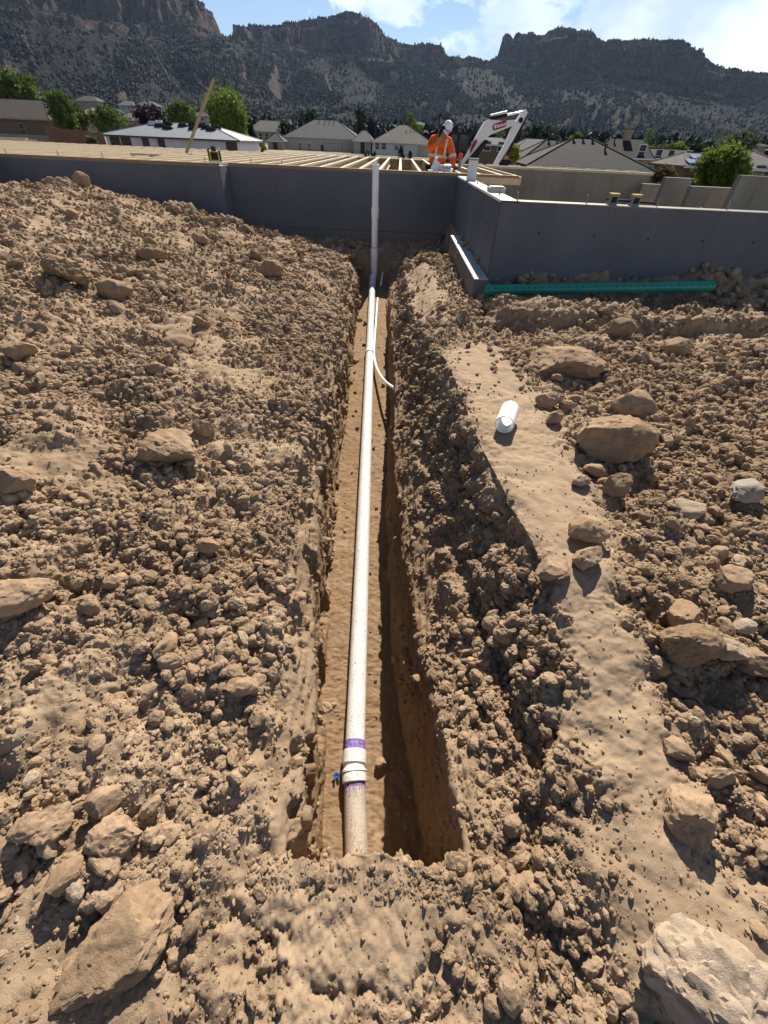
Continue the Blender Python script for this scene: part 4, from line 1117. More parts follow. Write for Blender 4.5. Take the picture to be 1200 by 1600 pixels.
# blue scrap in the trench
h_, n_, _ = ground_hit(524, 1211)
a = MB()
for k in range(7):
    t_ = random.uniform(0, 6.28); q = [Vector((math.cos(t_ + j) * .016 * (j + .6) / 2, math.sin(t_ + j) * .016 * (j + .6) / 2, .004 * j)) for j in range(3)]
    a.tube([q[0], q[1], q[2]], [.004, .005, .003], 5)
o = part('blue_scrap', a, 'blue_rag', None, loc=h_ + n_ * .012); tag(o, 'tiny scrap of blue cloth on the trench floor left of the coupling', 'scrap')

# ------------------------------------------------------------------ people
def skin_body(V, E, Rr, mat, name, parent, sub=2):
    me = bpy.data.meshes.new(name); me.from_pydata([tuple(q) for q in V], E, [])
    o = bpy.data.objects.new('tmp', me); COL.objects.link(o)
    sk = o.modifiers.new('s', 'SKIN'); sk.use_smooth_shade = True
    for i, r in enumerate(Rr):
        r = r if isinstance(r, tuple) else (r, r)
        me.skin_vertices[0].data[i].radius = r
    me.skin_vertices[0].data[0].use_root = True
    ss = o.modifiers.new('u', 'SUBSURF'); ss.levels = sub; ss.render_levels = sub
    dg = bpy.context.evaluated_depsgraph_get(); dg.update()
    ev = o.evaluated_get(dg); nm = bpy.data.meshes.new_from_object(ev)
    bpy.data.objects.remove(o); bpy.data.meshes.remove(me)
    nm.name = name; nm.materials.clear(); nm.materials.append(MATS[mat])
    for p in nm.polygons: p.use_smooth = True; p.material_index = 0
    return link(name, nm, parent)
def chain_add(V, E, R, start, pts):
    prev = start
    for p, r in pts:
        V.append(Vector(p)); R.append(r); E.append((prev, len(V) - 1)); prev = len(V) - 1
    return prev
def hand(V, E, R, w, direction, curl):
    """palm and five fingers rooted at vertex w"""
    d = Vector(direction).normalized(); side = d.cross(Vector((0, 1, 0)))
    side = side.normalized() if side.length > .1 else Vector((1, 0, 0)); nrm = side.cross(d)
    base = V[w]; palm = base + d * .055
    V.append(palm); R.append((.034, .018)); pi_ = len(V) - 1; E.append((w, pi_))
    for k, (o_, L) in enumerate(((-.03, .055), (-.01, .07), (.01, .072), (.03, .058))):
        b2 = palm + side * o_ + d * .03; m1 = b2 + (d - nrm * curl * .5) * L * .5; m2 = m1 + (d * .5 - nrm * curl) * L * .5
        chain_add(V, E, R, pi_, [(b2, .011), (m1, .009), (m2, .008)])
    tb_ = base + d * .03 - side * .04
    chain_add(V, E, R, pi_, [(tb_, .012), (tb_ + d * .035 - nrm * .02, .010)])

def worker(loc):
    """kneeling on the joists, leaning forward and to the right over a nail gun; x right, y away, z up from the joist tops"""
    o = thing('person', 'person in orange high-visibility jacket and white cap bent over the floor joists', 'person', loc)
    # body surface: head, neck, arms, hands, legs
    V = [Vector((-.02, .02, .10))]; R = [(.15, .13)]; E = []
    chest = chain_add(V, E, R, 0, [((-.02, -.01, .28), (.155, .12)), ((.0, -.05, .44), (.17, .125)), ((.02, -.09, .55), (.13, .10))])
    nk = chain_add(V, E, R, chest, [((.055, -.15, .63), .058), ((.09, -.19, .67), .062), ((.115, -.22, .71), .083), ((.13, -.21, .78), .075)])
    # right-hand (picture right) arm reaching to the gun
    e1 = chain_add(V, E, R, chest, [((.17, -.09, .53), .075), ((.27, -.14, .36), .058), ((.315, -.19, .20), .05), ((.35, -.22, .11), .036)])
    hand(V, E, R, e1, (.3, -.2, -.9), .8)
    # other arm raised, hand at the face
    e2 = chain_add(V, E, R, chest, [((-.14, -.08, .54), .078), ((-.24, -.14, .40), .062), ((-.14, -.27, .44), .05), ((-.03, -.32, .555), .036)])
    hand(V, E, R, e2, (.6, .1, .75), .7)
    for s in (-1, 1):
        chain_add(V, E, R, 0, [((s * .09 - .02, .0, .04), .11), ((s * .11 - .02, -.12, -.20), .085), ((s * .12 - .02, .02, -.42), .06), ((s * .12 - .02, .24, -.45), .045), ((s * .12 - .02, .26, -.50), .04)])
    skin_body(V, E, R, 'skin', 'body', o)
    # jacket
    V = [Vector((-.02, .01, .10))]; R = [(.215, .18)]; E = []
    c = chain_add(V, E, R, 0, [((-.02, -.02, .30), (.20, .155)), ((.0, -.06, .44), (.205, .16)), ((.025, -.10, .545), (.165, .125)), ((.05, -.14, .60), (.085, .08))])
    chain_add(V, E, R, 3, [((.18, -.09, .52), .098), ((.27, -.14, .36), .082), ((.315, -.19, .20), .07), ((.338, -.212, .14), .058)])
    chain_add(V, E, R, 3, [((-.15, -.08, .535), .105), ((-.25, -.14, .40), .088), ((-.16, -.255, .435), .072), ((-.075, -.30, .50), .058)])
    skin_body(V, E, R, 'hivis_orange', 'jacket', o)
    # trousers
    V = [Vector((-.02, .03, .09))]; R = [(.185, .16)]; E = []
    for s in (-1, 1):
        chain_add(V, E, R, 0, [((s * .10 - .02, .0, .03), .135), ((s * .11 - .02, -.12, -.20), .105), ((s * .12 - .02, .04, -.42), .08), ((s * .12 - .02, .22, -.45), .065)])
    skin_body(V, E, R, 'black_cloth', 'trousers', o)
    # reflective tape wrapped round the jacket
    def band(cx, cy, cz, rx, ry, h, tilt, name='reflective_band'):
        m_ = MB(); n = 36; vs = []
        for k in range(n):
            a_ = 2 * math.pi * k / n
            x_2, y_2 = cx + rx * math.cos(a_), cy + ry * math.sin(a_); z_2 = cz + tilt * math.cos(a_)
            vs += [(x_2, y_2, z_2), (x_2, y_2, z_2 + h)]
        m_.add(vs, [(2 * k, 2 * ((k + 1) % n), 2 * ((k + 1) % n) + 1, 2 * k + 1) for k in range(n)]); part(name, m_, 'reflective', o, True)
    band(-.02, -.018, .265, .213, .172, .05, -.02)
    for sx in (-.09, .10):
        m_ = MB(); pts = [(sx, -.19, .29), (sx + .01, -.222, .40), (sx + .025, -.232, .50), (sx + .035, -.205, .58)]
        vs = []
        for p in pts: vs += [(p[0] - .022, p[1] - .004, p[2]), (p[0] + .022, p[1] - .004, p[2])]
        m_.add(vs, [(0, 1, 3, 2), (2, 3, 5, 4), (4, 5, 7, 6)]); part('reflective_stripe', m_, 'reflective', o)
    m_ = MB(); m_.tube([(.283, -.152, .32), (.30, -.172, .265)], [.086, .082], 18, False); part('sleeve_band', m_, 'reflective', o, True)
    # long dark hair, cap and face
    V = [Vector((.085, -.20, .77))]; R = [.085]; E = []
    chain_add(V, E, R, 0, [((.035, -.21, .71), .088), ((.0, -.23, .63), .078), ((.0, -.25, .55), .06)])
    skin_body(V, E, R, 'hair', 'hair', o)
    M_ = Matrix.Translation((.125, -.215, .765)) @ Matrix.Rotation(math.radians(28), 4, 'Y') @ Matrix.Rotation(math.radians(38), 4, 'X') @ Matrix.Scale(.86, 4)
    m_ = MB(); m_.lathe([(.104, -.02), (.107, .02), (.098, .06), (.075, .09), (.04, .108), (.002, .114)], 24, M_); cp_ = part('cap', m_, 'cap_white', o, True)
    m_ = MB(); n = 14; vs = []
    for k in range(n):
        a_ = math.pi + math.pi * (k / (n - 1)); 
        for rr, zz in ((.104, -.018), (.0, 0)):
            if rr: vs.append(M_ @ Vector((.104 * math.cos(a_), .104 * math.sin(a_), -.018)))
            else: vs.append(M_ @ Vector((.098 * math.cos(a_), .19 * math.sin(a_) - .01, -.045)))
    m_.add(vs, [(2 * k, 2 * k + 1, 2 * k + 3, 2 * k + 2) for k in range(n - 1)])
    m_.add([v + M_.to_3x3() @ Vector((0, 0, .006)) for v in vs], [(2 * k, 2 * k + 2, 2 * k + 3, 2 * k + 1) for k in range(n - 1)]); part('brim', m_, 'cap_white', cp_)
    fc = MB(); fw = Vector((.12, -.75, -.6)).normalized(); hc = Vector((.122, -.215, .735)); rt_ = fw.cross(Vector((0, 0, 1))).normalized(); up_ = rt_.cross(fw)
    fc.tube([hc + fw * .075 + up_ * .01, hc + fw * .105 - up_ * .02], [.012, .016], 8); part('nose', fc, 'skin', o, True)
    for s in (-1, 1):
        e_ = MB(); c_ = hc + fw * .078 + rt_ * s * .032 + up_ * .02; e_.tube([c_ - fw * .01, c_ + fw * .004], [.012, .009], 8); part('eye', e_, 'machine_black', o, True)
    return o
wp = at_y(690, 268, 12.0)
PL = Vector((wp.x + .0, 12.0, FZ + .028 + .45))
worker((PL.x - .10, 12.0, 1.13 - .04))
# nail gun in the hand, white tool and wrap on the joists
o = thing('nail_gun', 'grey and orange nail gun held upright on the joist by the worker', 'nail gun', (PL.x + .36, 11.74, FZ + .03))
a = MB(); a.lathe([(.0, .0), (.022, 0), (.026, .03), (.034, .05), (.034, .19), (.03, .2)], 14); part('barrel', a, 'tool_grey', o, True)
a = MB(); a.lathe([(.0, .285), (.03, .285), (.045, .27), (.045, .205), (.03, .2), (0, .2)], 14); part('motor_cap', a, 'tool_orange', o, True)
a = MB(); a.tube([(-.03, 0, .20), (-.11, .02, .16)], .019, 10); part('grip', a, 'tool_orange', o, True)
a = MB(); a.box((-.10, -.012, .02), (-.02, .012, .055)); part('magazine', a, 'machine_black', o)
o = thing('circular_saw', 'white circular saw resting on the joists in front of the kneeling worker', 'saw', (PL.x - .10, 11.0, FZ + .03), .1)
a = MB(); a.box((-.26, -.10, 0), (.24, .10, .012)); part('base_plate', a, 'plastic_white', o)
a = MB(); a.tube([(-.02, -.04, .06), (.20, -.04, .06)], .05, 14); part('motor', a, 'plastic_white', o, True)
a = MB(); a.lathe([(0, -.01), (.085, -.01), (.085, .02), (.07, .03), (0, .03)], 22, Matrix.Translation((-.10, .0, .07)) @ Matrix.Rotation(math.pi / 2, 4, 'X')); part('blade_guard', a, 'plastic_white', o, True)
a = MB(); a.tube([(-.2, 0, .03), (-.12, 0, .20), (-.08, 0, .215)], [.018, .026, .012], 10); part('handle', a, 'plastic_white', o, True)
for k in range(4):
    a = MB(); a.box((.0 + k * .05, -.092, .045), (.025 + k * .05, -.0895, .075)); part('vent', a, 'machine_black', o)

# ------------------------------------------------------------------ excavator
EY = 23.0
def Q(u, v): p = at_y(u, v, EY); return Vector((p.x, 0, p.z))
ex = thing('excavator', 'white mini excavator with red badge and raised folded boom', 'excavator', (3.0, EY, 0)); XO = Vector((3.0, 0, 0))
def plate(name, pts, th, mat, parent=ex, off=0.0, label=None):
    p = [Q(*q) - XO for q in pts]; poly = [(q.x, q.z) for q in p]
    ar = sum(poly[i][0] * poly[(i + 1) % len(poly)][1] - poly[(i + 1) % len(poly)][0] * poly[i][1] for i in range(len(poly)))
    if ar < 0: poly.reverse()
    m_ = MB(); m_.prism(poly, off - th / 2, off + th / 2); return part(name, m_, mat, parent, label=label)
bm_ = plate('boom', [(719, 255), (730, 256), (741, 240), (752, 222), (765, 211), (782, 204), (800, 197), (806, 194), (803, 187), (786, 189), (775, 188), (764, 187), (757, 190), (748, 205), (735, 229)], .26, 'machine_white')
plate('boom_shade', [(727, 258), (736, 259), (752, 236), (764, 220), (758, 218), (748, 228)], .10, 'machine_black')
ar_ = plate('dipper_arm', [(770, 258), (777, 258), (800, 221), (810, 203), (824, 176), (821, 171), (816, 173), (806, 188), (797, 205), (788, 225)], .20, 'machine_white')
plate('dipper_edge', [(789, 243), (793, 243), (812, 208), (825, 177), (823, 176), (810, 203), (800, 222)], .12, 'machine_black')
m_ = MB(); c_ = Q(813, 188) - XO; m_.tube([c_ + Vector((0, -.125, 0)), c_ + Vector((0, -.101, 0))], .085, 16); part('pivot_pin', m_, 'machine_black', ar_)
m_ = MB(); m_.tube([Q(765, 188) - XO + Vector((0, 0, .06)), Q(792, 183) - XO + Vector((0, 0, .05))], .075, 14); cy = part('cylinder', m_, 'machine_black', ex, True)
m_ = MB(); m_.tube([Q(765, 187) - XO + Vector((0, -.02, .11)), Q(791, 180) - XO + Vector((0, -.02, .09))], .045, 14); part('cylinder_guard', m_, 'machine_white', ex, True)
m_ = MB(); m_.tube([Q(791, 181) - XO + Vector((0, 0, .03)), Q(820, 174) - XO], .032, 12); part('piston_rod', m_, 'chrome', cy, True)
m_ = MB(); m_.tube([Q(722, 262) - XO + Vector((0, -.2, 0)), Q(756, 222) - XO + Vector((0, -.2, 0))], .06, 12); part('lift_cylinder', m_, 'machine_black', ex, True)
# badge with lettering
p0, p1 = Q(771.5, 199) - XO, Q(788, 193.5) - XO
ang = math.atan2(p1.z - p0.z, p1.x - p0.x); L = (p1 - p0).length; hgt = .20
bd = MB(); n = 10; poly = []
for k in range(n + 1): t_ = -math.pi / 2 + math.pi * k / n; poly.append((L / 2 - .02 + hgt / 2 * math.cos(t_), hgt / 2 * math.sin(t_)))
for k in range(n + 1): t_ = math.pi / 2 + math.pi * k / n; poly.append((-L / 2 + .02 + hgt / 2 * math.cos(t_), hgt / 2 * math.sin(t_)))
ctr = (p0 + p1) / 2
Mb = Matrix.Translation(ctr) @ Matrix.Rotation(-ang, 4, 'Y')
bd.prism(poly, -.142, -.132, Mb); bo = part('badge', bd, 'badge_red', bm_)
def lettering(txt, size, M, parent, mat='letter_white'):
    cu = bpy.data.curves.new('lettering', 'FONT'); cu.body = txt; cu.size = size; cu.align_x = 'LEFT'; cu.extrude = .002; cu.offset = .004
    to = bpy.data.objects.new('tmp', cu); COL.objects.link(to)
    dg = bpy.context.evaluated_depsgraph_get(); dg.update()
    me = bpy.data.meshes.new_from_object(to.evaluated_get(dg)); bpy.data.objects.remove(to); bpy.data.curves.remove(cu)
    me.transform(M); me.materials.clear(); me.materials.append(MATS[mat]); me.name = 'lettering'
    return link('lettering', me, parent)
lettering('Bobcat', .135, Mb @ Matrix.Translation((-.10, -.146, -.045)) @ Matrix.Rotation(math.pi / 2, 4, 'X'), bo)
em = MB(); em.prism([(-.20, -.06), (-.13, -.03), (-.12, .04), (-.15, .07), (-.17, .045), (-.20, .065), (-.22, .03)], -.148, -.1425, Mb); part('emblem', em, 'letter_white', bo)
pl = plate('side_decal', [(733, 241), (737, 236), (745, 222), (744, 217), (738, 222), (734, 233)], .006, 'badge_red', bm_, off=-.134, label='dark red decal low on the boom')
# cab
cabL, cabR = Q(702, 206) - XO, Q(741, 206) - XO
zt, zb_ = cabL.z, -.1
m_ = MB()
x0, x1 = cabL.x, cabR.x - .05
for (xa, xb) in ((x0, x0 + .16), (x0 + .42, x0 + .52), (x1 - .09, x1)):
    m_.box((xa, .35, zb_), (xb, .45, zt - .08)); m_.box((xa, 1.25, zb_), (xb, 1.35, zt - .08))
m_.box((x0 - .03, .30, zt - .079), (x1 + .06, 1.42, zt + .02)); cb = part('cab', m_, 'machine_black', ex)
m_ = MB(); m_.box((x0 + .17, .39, zb_ + .5), (x0 + .41, .41, zt - .1)); m_.box((x0 + .53, .39, zb_ + .3), (x1 - .1, .41, zt - .1)); part('window', m_, 'glass_dark', cb)
m_ = MB(); m_.box((x0 + .17, .37, zb_), (x0 + .41, .43, zb_ + .49)); m_.box((x0 + .53, .37, zb_), (x1 - .1, .43, zb_ + .29)); part('door', m_, 'machine_black', cb)
m_ = MB(); m_.box((x1 + .08, .2, zt - .42), (x1 + .22, .26, zt - .12)); m_.tube([(x1, .4, zt - .2), (x1 + .12, .23, zt - .2)], .015, 6); part('mirror', m_, 'machine_black', ex)
m_ = MB(); m_.tube([(x0 + .1, .5, zt + .02), (x0 + .1, .5, zt + .10)], .05, 10); part('beacon', m_, 'letter_white', ex)
m_ = MB(); m_.box((x0 - 1.0, .2, -.05), (x0 - .05, 1.6, .75)); part('engine_cover', m_, 'machine_white', ex)
m_ = MB(); m_.box((x0 - 1.0, .1, -.32), (x1 + .5, 1.7, -.12)); part('slew_deck', m_, 'machine_black', ex)
for yy in (-.05, 1.45):
    m_ = MB(); m_.prism([(x0 - .7, -1.0), (x1 + .2, -1.0), (x1 + .45, -.75), (x1 + .2, -.5), (x0 - .7, -.5), (x0 - .95, -.75)], yy, yy + .38); part('track', m_, 'rubber', ex)
m_ = MB(); m_.prism([(1.22, -.95), (1.62, -.95), (1.75, -.4), (1.6, -.15), (1.42, -.05), (1.1, -.45)], -.3, .3); part('bucket', m_, 'machine_black', ex)
# hydraulic hoses
m_ = MB()
for k in range(4):
    m_.tube(curve([Q(712 + k * 2, 262) - XO, Q(714 + k * 3, 244 + k * 2) - XO, Q(727 + k * 2, 236 + k * 3) - XO], 5), .022, 6)
tag(part('hose', m_, 'rubber', ex, True), kind='stuff')
# second person, dark clothes, beyond the arm
p_ = at_y(793, 236, 23.8)
o = thing('person', 'person in black clothes standing behind the excavator arm', 'person', (p_.x, 23.8, -.6))
H = p_.z + .10 + .6
V = [Vector((0, 0, H * .53))]; R = [(.15, .11)]; E = []
c = chain_add(V, E, R, 0, [((0, 0, H * .65), (.14, .10)), ((0, -.01, H * .78), (.17, .11))])
chain_add(V, E, R, c, [((0, -.02, H * .86), .055), ((-.03, -.05, H * .92), .085), ((-.03, -.05, H * .965), .07)])
for s in (-1, 1):
    e = chain_add(V, E, R, c, [((s * .19, -.01, H * .79), .062), ((s * .24, -.04, H * .64), .046), ((s * .19, -.22, H * .60), .036)])
    hand(V, E, R, e, (-s * .3, -.9, .0), .6)
    chain_add(V, E, R, 0, [((s * .10, 0, H * .48), .10), ((s * .11, -.01, H * .27), .07), ((s * .11, .02, .09), .05), ((s * .11, -.12, .04), .04)])
skin_body(V, E, R, 'skin', 'body', o)
V = [Vector((0, 0, H * .50))]; R = [(.19, .15)]; E = []
c = chain_add(V, E, R, 0, [((0, 0, H * .65), (.18, .14)), ((0, -.01, H * .78), (.20, .14)), ((0, -.01, H * .845), (.09, .08))])
for s in (-1, 1): chain_add(V, E, R, 2, [((s * .20, -.01, H * .79), .085), ((s * .25, -.04, H * .64), .066), ((s * .20, -.19, H * .605), .055)])
skin_body(V, E, R, 'black_cloth', 'jacket', o)
V = [Vector((0, 0, H * .50))]; R = [(.18, .14)]; E = []
for s in (-1, 1): chain_add(V, E, R, 0, [((s * .10, 0, H * .46), .115), ((s * .11, -.01, H * .27), .085), ((s * .11, .02, .08), .075)])
skin_body(V, E, R, 'black_cloth', 'trousers', o)
V = [Vector((-.03, -.01, H * .95))]; R = [.09]; E = []
chain_add(V, E, R, 0, [((-.03, -.02, H * .985), .07)]); skin_body(V, E, R, 'hair', 'hair', o)

# ------------------------------------------------------------------ houses beyond the site
def house(label, uL, uR, v_eave, v_ridge, v_base, Y, depth, roof, wall, inset=.5, rot=0.0, over=.6, wins=(), garages=(), doors=(), vents=(), trim='trim_white', ext=2.5, name='house', tilt=0.0, chim=()):
    a, b = at_y(uL, v_eave - tilt, Y), at_y(uR, v_eave + tilt, Y)
    um = (uL + uR) / 2; xm = (a.x + b.x) / 2; w = b.x - a.x
    zb_ = at_y(um, v_base, Y).z; hw = at_y(um, v_eave, Y).z - zb_
    zr_ = at_y(um, v_ridge, Y + depth / 2).z - zb_
    h = thing(name, label, 'house', (xm, Y, zb_), math.radians(rot))
    m_ = MB(); m_.box((-w / 2, 0, -ext), (w / 2, depth, hw)); part('wall', m_, wall, h)
    o = over; ins = inset * w
    rise = max(zr_ - hw, .5)
    E_ = [(-w / 2 - o, -o), (w / 2 + o, -o), (w / 2 + o, depth + o), (-w / 2 - o, depth + o)]
    Rg = [(-w / 2 + ins, depth / 2), (w / 2 - ins, depth / 2)]
    m_ = MB(); ez = hw - .02
    vs = [(x, y, ez) for x, y in E_] + [(x, y, ez + .22) for x, y in E_] + [(x, y, ez + .22 + rise) for x, y in Rg]
    m_.add(vs, [(0, 3, 2, 1), (0, 1, 5, 4), (1, 2, 6, 5), (2, 3, 7, 6), (3, 0, 4, 7), (4, 5, 9, 8), (5, 6, 9), (6, 7, 8, 9), (7, 4, 8)])
    rf = part('roof', m_, roof, h)
    m_ = MB(); rr = .09
    for q0, q1 in ((4, 8), (5, 9), (6, 9), (7, 8)): m_.tube([vs[q0], vs[q1]], rr, 5)
    if ins < w / 2 - .05: m_.tube([vs[8], vs[9]], rr, 5)
    part('ridge_cap', m_, roof, rf)
    m_ = MB(); m_.box((-w / 2 - o - .03, -o - .035, ez + .03), (w / 2 + o + .03, -o - .003, ez + .20)); part('gutter', m_, trim, rf)
    for (fx, zc, ww, hh) in wins:
        cx = -w / 2 + fx * w; f_ = MB()
        for bx0 in ((cx - ww / 2 - .09, cx - ww / 2, zc - hh / 2 - .09, zc + hh / 2 + .09), (cx + ww / 2, cx + ww / 2 + .09, zc - hh / 2 - .09, zc + hh / 2 + .09),
                    (cx - ww / 2, cx + ww / 2, zc + hh / 2, zc + hh / 2 + .09), (cx - ww / 2, cx + ww / 2, zc - hh / 2 - .09, zc - hh / 2), (cx - ww / 2, cx + ww / 2, zc - .03, zc + .03)):
            f_.box((bx0[0], -.07, bx0[2]), (bx0[1], -.002, bx0[3]))
        fr = part('window', f_, trim, h); g_ = MB(); g_.box((cx - ww / 2, -.03, zc - hh / 2), (cx + ww / 2, -.004, zc + hh / 2)); part('pane', g_, 'glass_dark', fr)
    for (fx, ww, hh) in garages:
        cx = -w / 2 + fx * w; g_ = MB(); nrow = 4
        for r in range(nrow): g_.box((cx - ww / 2, -.02 - (.02 if r % 2 else 0), r * hh / nrow + .02), (cx + ww / 2, -.002, (r + 1) * hh / nrow - .02))
        gd_ = part('garage_door', g_, 'garage_paint', h)
        f_ = MB(); f_.box((cx - ww / 2 - .18, -.09, 0), (cx - ww / 2 - .01, -.002, hh + .18)); f_.box((cx + ww / 2 + .01, -.09, 0), (cx + ww / 2 + .18, -.002, hh + .18)); f_.box((cx - ww / 2 - .01, -.09, hh + .01), (cx + ww / 2 + .01, -.002, hh + .18)); part('frame', f_, 'stucco_tan', gd_)
    for (fx, ww, hh) in doors:
        cx = -w / 2 + fx * w; g_ = MB(); g_.box((cx - ww / 2, -.05, 0), (cx + ww / 2, -.002, hh)); part('door', g_, 'trim_dark', h)
    def on_roof(fx, fy):
        x = -w / 2 - o + fx * (w + 2 * o); y = -o + fy * (depth / 2 + o)
        t_ = fy
        if ins > 0.01:
            tx = min(1, (x + w / 2 + o) / (ins + o), (w / 2 + o - x) / (ins + o)); t_ = min(t_, tx)
        return Vector((x, y, ez + .22 + rise * t_))
    for (fx, fy) in vents:
        p = on_roof(fx, fy); g_ = MB(); g_.tube([p - Vector((0, 0, .1)), p + Vector((0, 0, .35))], .10, 8); g_.tube([p + Vector((0, 0, .36)), p + Vector((0, 0, .48))], .17, 8); part('roof_vent', g_, 'trim_dark', rf)
    for (fx, fy, s) in chim:
        p = on_roof(fx, fy); g_ = MB(); g_.box(p + Vector((-s, -s * .7, -.8)), p + Vector((s, s * .7, s * 1.4))); g_.box(p + Vector((-s * 1.15, -s * .85, s * 1.4 + .002)), p + Vector((s * 1.15, s * .85, s * 1.4 + .2))); part('chimney', g_, wall, rf)
    return h, rf, on_roof, w, hw

house('brown house with a dark brown hip roof at the left edge behind the joists', -60, 74, 186, 156, 216, 105, 14, 'shingle_brown', 'stucco_brown', .22, 2, wins=((.66, 1.45, 1.0, 1.5), (.2, 1.45, 1.2, 1.4)), tilt=3, trim='stucco_tan')
h_w, rf_w, onr, w_w, hw_w = house('white wrapped house under construction with a pale grey unshingled roof', 163, 371, 217, 194, 243, 92, 13, 'underlay', 'house_wrap', .30, -1.5, over=.7,
      wins=((.065, 1.55, 1.5, 1.0), (.15, 1.55, 1.5, 1.0), (.30, 1.5, 1.0, 1.5), (.42, 1.5, 1.0, 1.5), (.955, 1.3, 1.7, 1.7)), trim='trim_dark', tilt=5)
for k, (fx, fy) in enumerate(((.36, .70), (.43, .58), (.40, .86), (.52, .80), (.58, .92), (.61, .62), (.655, .85), (.70, .74), (.745, .60), (.76, .80), (.33, .92), (.30, .84))):
    p = h_w.matrix_basis @ onr(fx, fy)
    o = thing('shingle_bundle', 'dark wrapped stack of shingles on the unshingled roof of the white house' if k < 10 else 'pale wrapped stack of shingles on the unshingled roof of the white house', 'shingle stack', p, random.uniform(-.3, .3), 'dark shingle stacks on the unshingled roof' if k < 10 else 'pale shingle stacks on the unshingled roof')
    a = MB(); s = random.uniform(.7, 1.05)
    a.box((-s, -.35, -.25), (s, .35, .16)); part('lower_bundle', a, 'shingle_dark' if k < 10 else 'house_wrap', o)
    a = MB(); a.box((-s * .8, -.3, .162), (s * .6, .32, .40)); part('upper_bundle', a, 'trim_dark' if k < 10 else 'house_wrap', o)
house('low pale house with grey hip roof, two garage doors and arched entry, in the centre', 446, 560, 216.5, 188.5, 243, 176, 19, 'shingle_grey', 'stucco_cream', .34, -1.2, wins=((.19, 1.7, 1.1, 2.2), (.32, 1.7, 1.1, 2.2)), garages=((.62, 4.6, 3.0), (.83, 2.6, 3.0)), doors=((.50, 1.1, 2.6),), vents=((.42, .83), (.5, .83), (.56, .83), (.62, .83)), tilt=2)
house('narrow entry wing with a small hip roof at the right of the low pale house', 553, 580, 222, 205, 244, 171, 12, 'shingle_grey', 'stucco_cream', .4, -2, doors=((.5, 1.3, 3.2),))
house('small pavilion with a pointed hip roof left of the low pale house', 418, 441, 221.5, 208, 240, 168, 6.4, 'shingle_grey', 'stucco_tan', .5, 0, doors=((.5, 1.4, 2.6),))
house('tan house with a dark window row behind the small pavilion', 392, 440, 206, 189, 222, 215, 14, 'shingle_tan', 'stucco_tan', .2, 0, wins=((.3, 1.6, 1.2, 1.8), (.5, 1.6, 1.2, 1.8), (.7, 1.6, 1.2, 1.8)), over=.8)
house('white walled house with a tall grey-tan hip roof left of the orange worker', 582, 676, 225, 196.5, 247, 168, 20, 'shingle_tan', 'stucco_white', .44, 0, wins=((.08, 2.6, 1.2, 1.6), (.4, 2.3, 1.2, .9), (.19, 2.6, 1.4, 1.6)), garages=((.86, 3.4, 2.7),), vents=((.55, .6), (.62, .66), (.68, .7)), tilt=2)
house('low grey roofed house just right of the excavator arm', 808, 872, 237, 219, 252, 120, 13, 'shingle_grey', 'stucco_brown', .3, -3, trim='stucco_tan')
house('house with a steep dark hip roof, left of its bigger neighbour behind the bare wall', 812, 925, 262, 222, 275, 62, 11, 'shingle_dark', 'stucco_tan', .42, -4, vents=((.45, .95), (.55, .95)), tilt=2)
house('largest dark roofed house directly behind the bare concrete wall', 836, 1000, 266, 220.5, 290, 52, 12, 'shingle_dark', 'stucco_tan', .42, -6, vents=((.42, .94), (.5, .94), (.58, .94), (.66, .60)), tilt=4, over=.8)
house('house with a steep dark roof, skylights and a chimney behind the largest dark roof', 955, 1012, 249, 219, 281, 80, 9, 'shingle_dark', 'stucco_tan', .06, -6, wins=((.75, 3.2, .9, 1.4),), chim=((.48, .95, .55),), vents=((.2, .8),), tilt=2)
house('long two storey tan house with a low dark roof right of the chimney house', 1005, 1085, 250, 236, 283, 84, 9, 'shingle_dark', 'stucco_tan', .04, -8, wins=((.28, 2.9, .8, 1.4), (.5, 2.9, .8, 1.4), (.8, 2.9, .8, 1.4), (.2, 1.0, .8, 1.4)), tilt=4)
hs, rs, onr2, _, _ = house('tan house with solar panels on its roof left of the big round tree', 1074, 1130, 264, 243, 292, 60, 9, 'shingle_tan', 'stucco_brown', .30, -4, tilt=2)
for fx, fy in ((.22, .22), (.40, .22), (.42, .58)):
    p = onr2(fx, fy); pitch = math.atan2(onr2(.5, .6).z - onr2(.5, .1).z, onr2(.5, .6).y - onr2(.5, .1).y)
    a = MB(); M_ = Matrix.Translation(p + Vector((0, 0, .12))) @ Matrix.Rotation(pitch, 4, 'X'); a.box((-.62, -.75, 0), (.62, .75, .05), M_); part('solar_panel', a, 'solar', rs)
house('brown house cut by the right edge behind the big round tree', 1150, 1230, 268, 240, 296, 55, 11, 'shingle_tan', 'stucco_brown', .3, -4, wins=((.45, 1.2, .9, 1.3),), tilt=2)
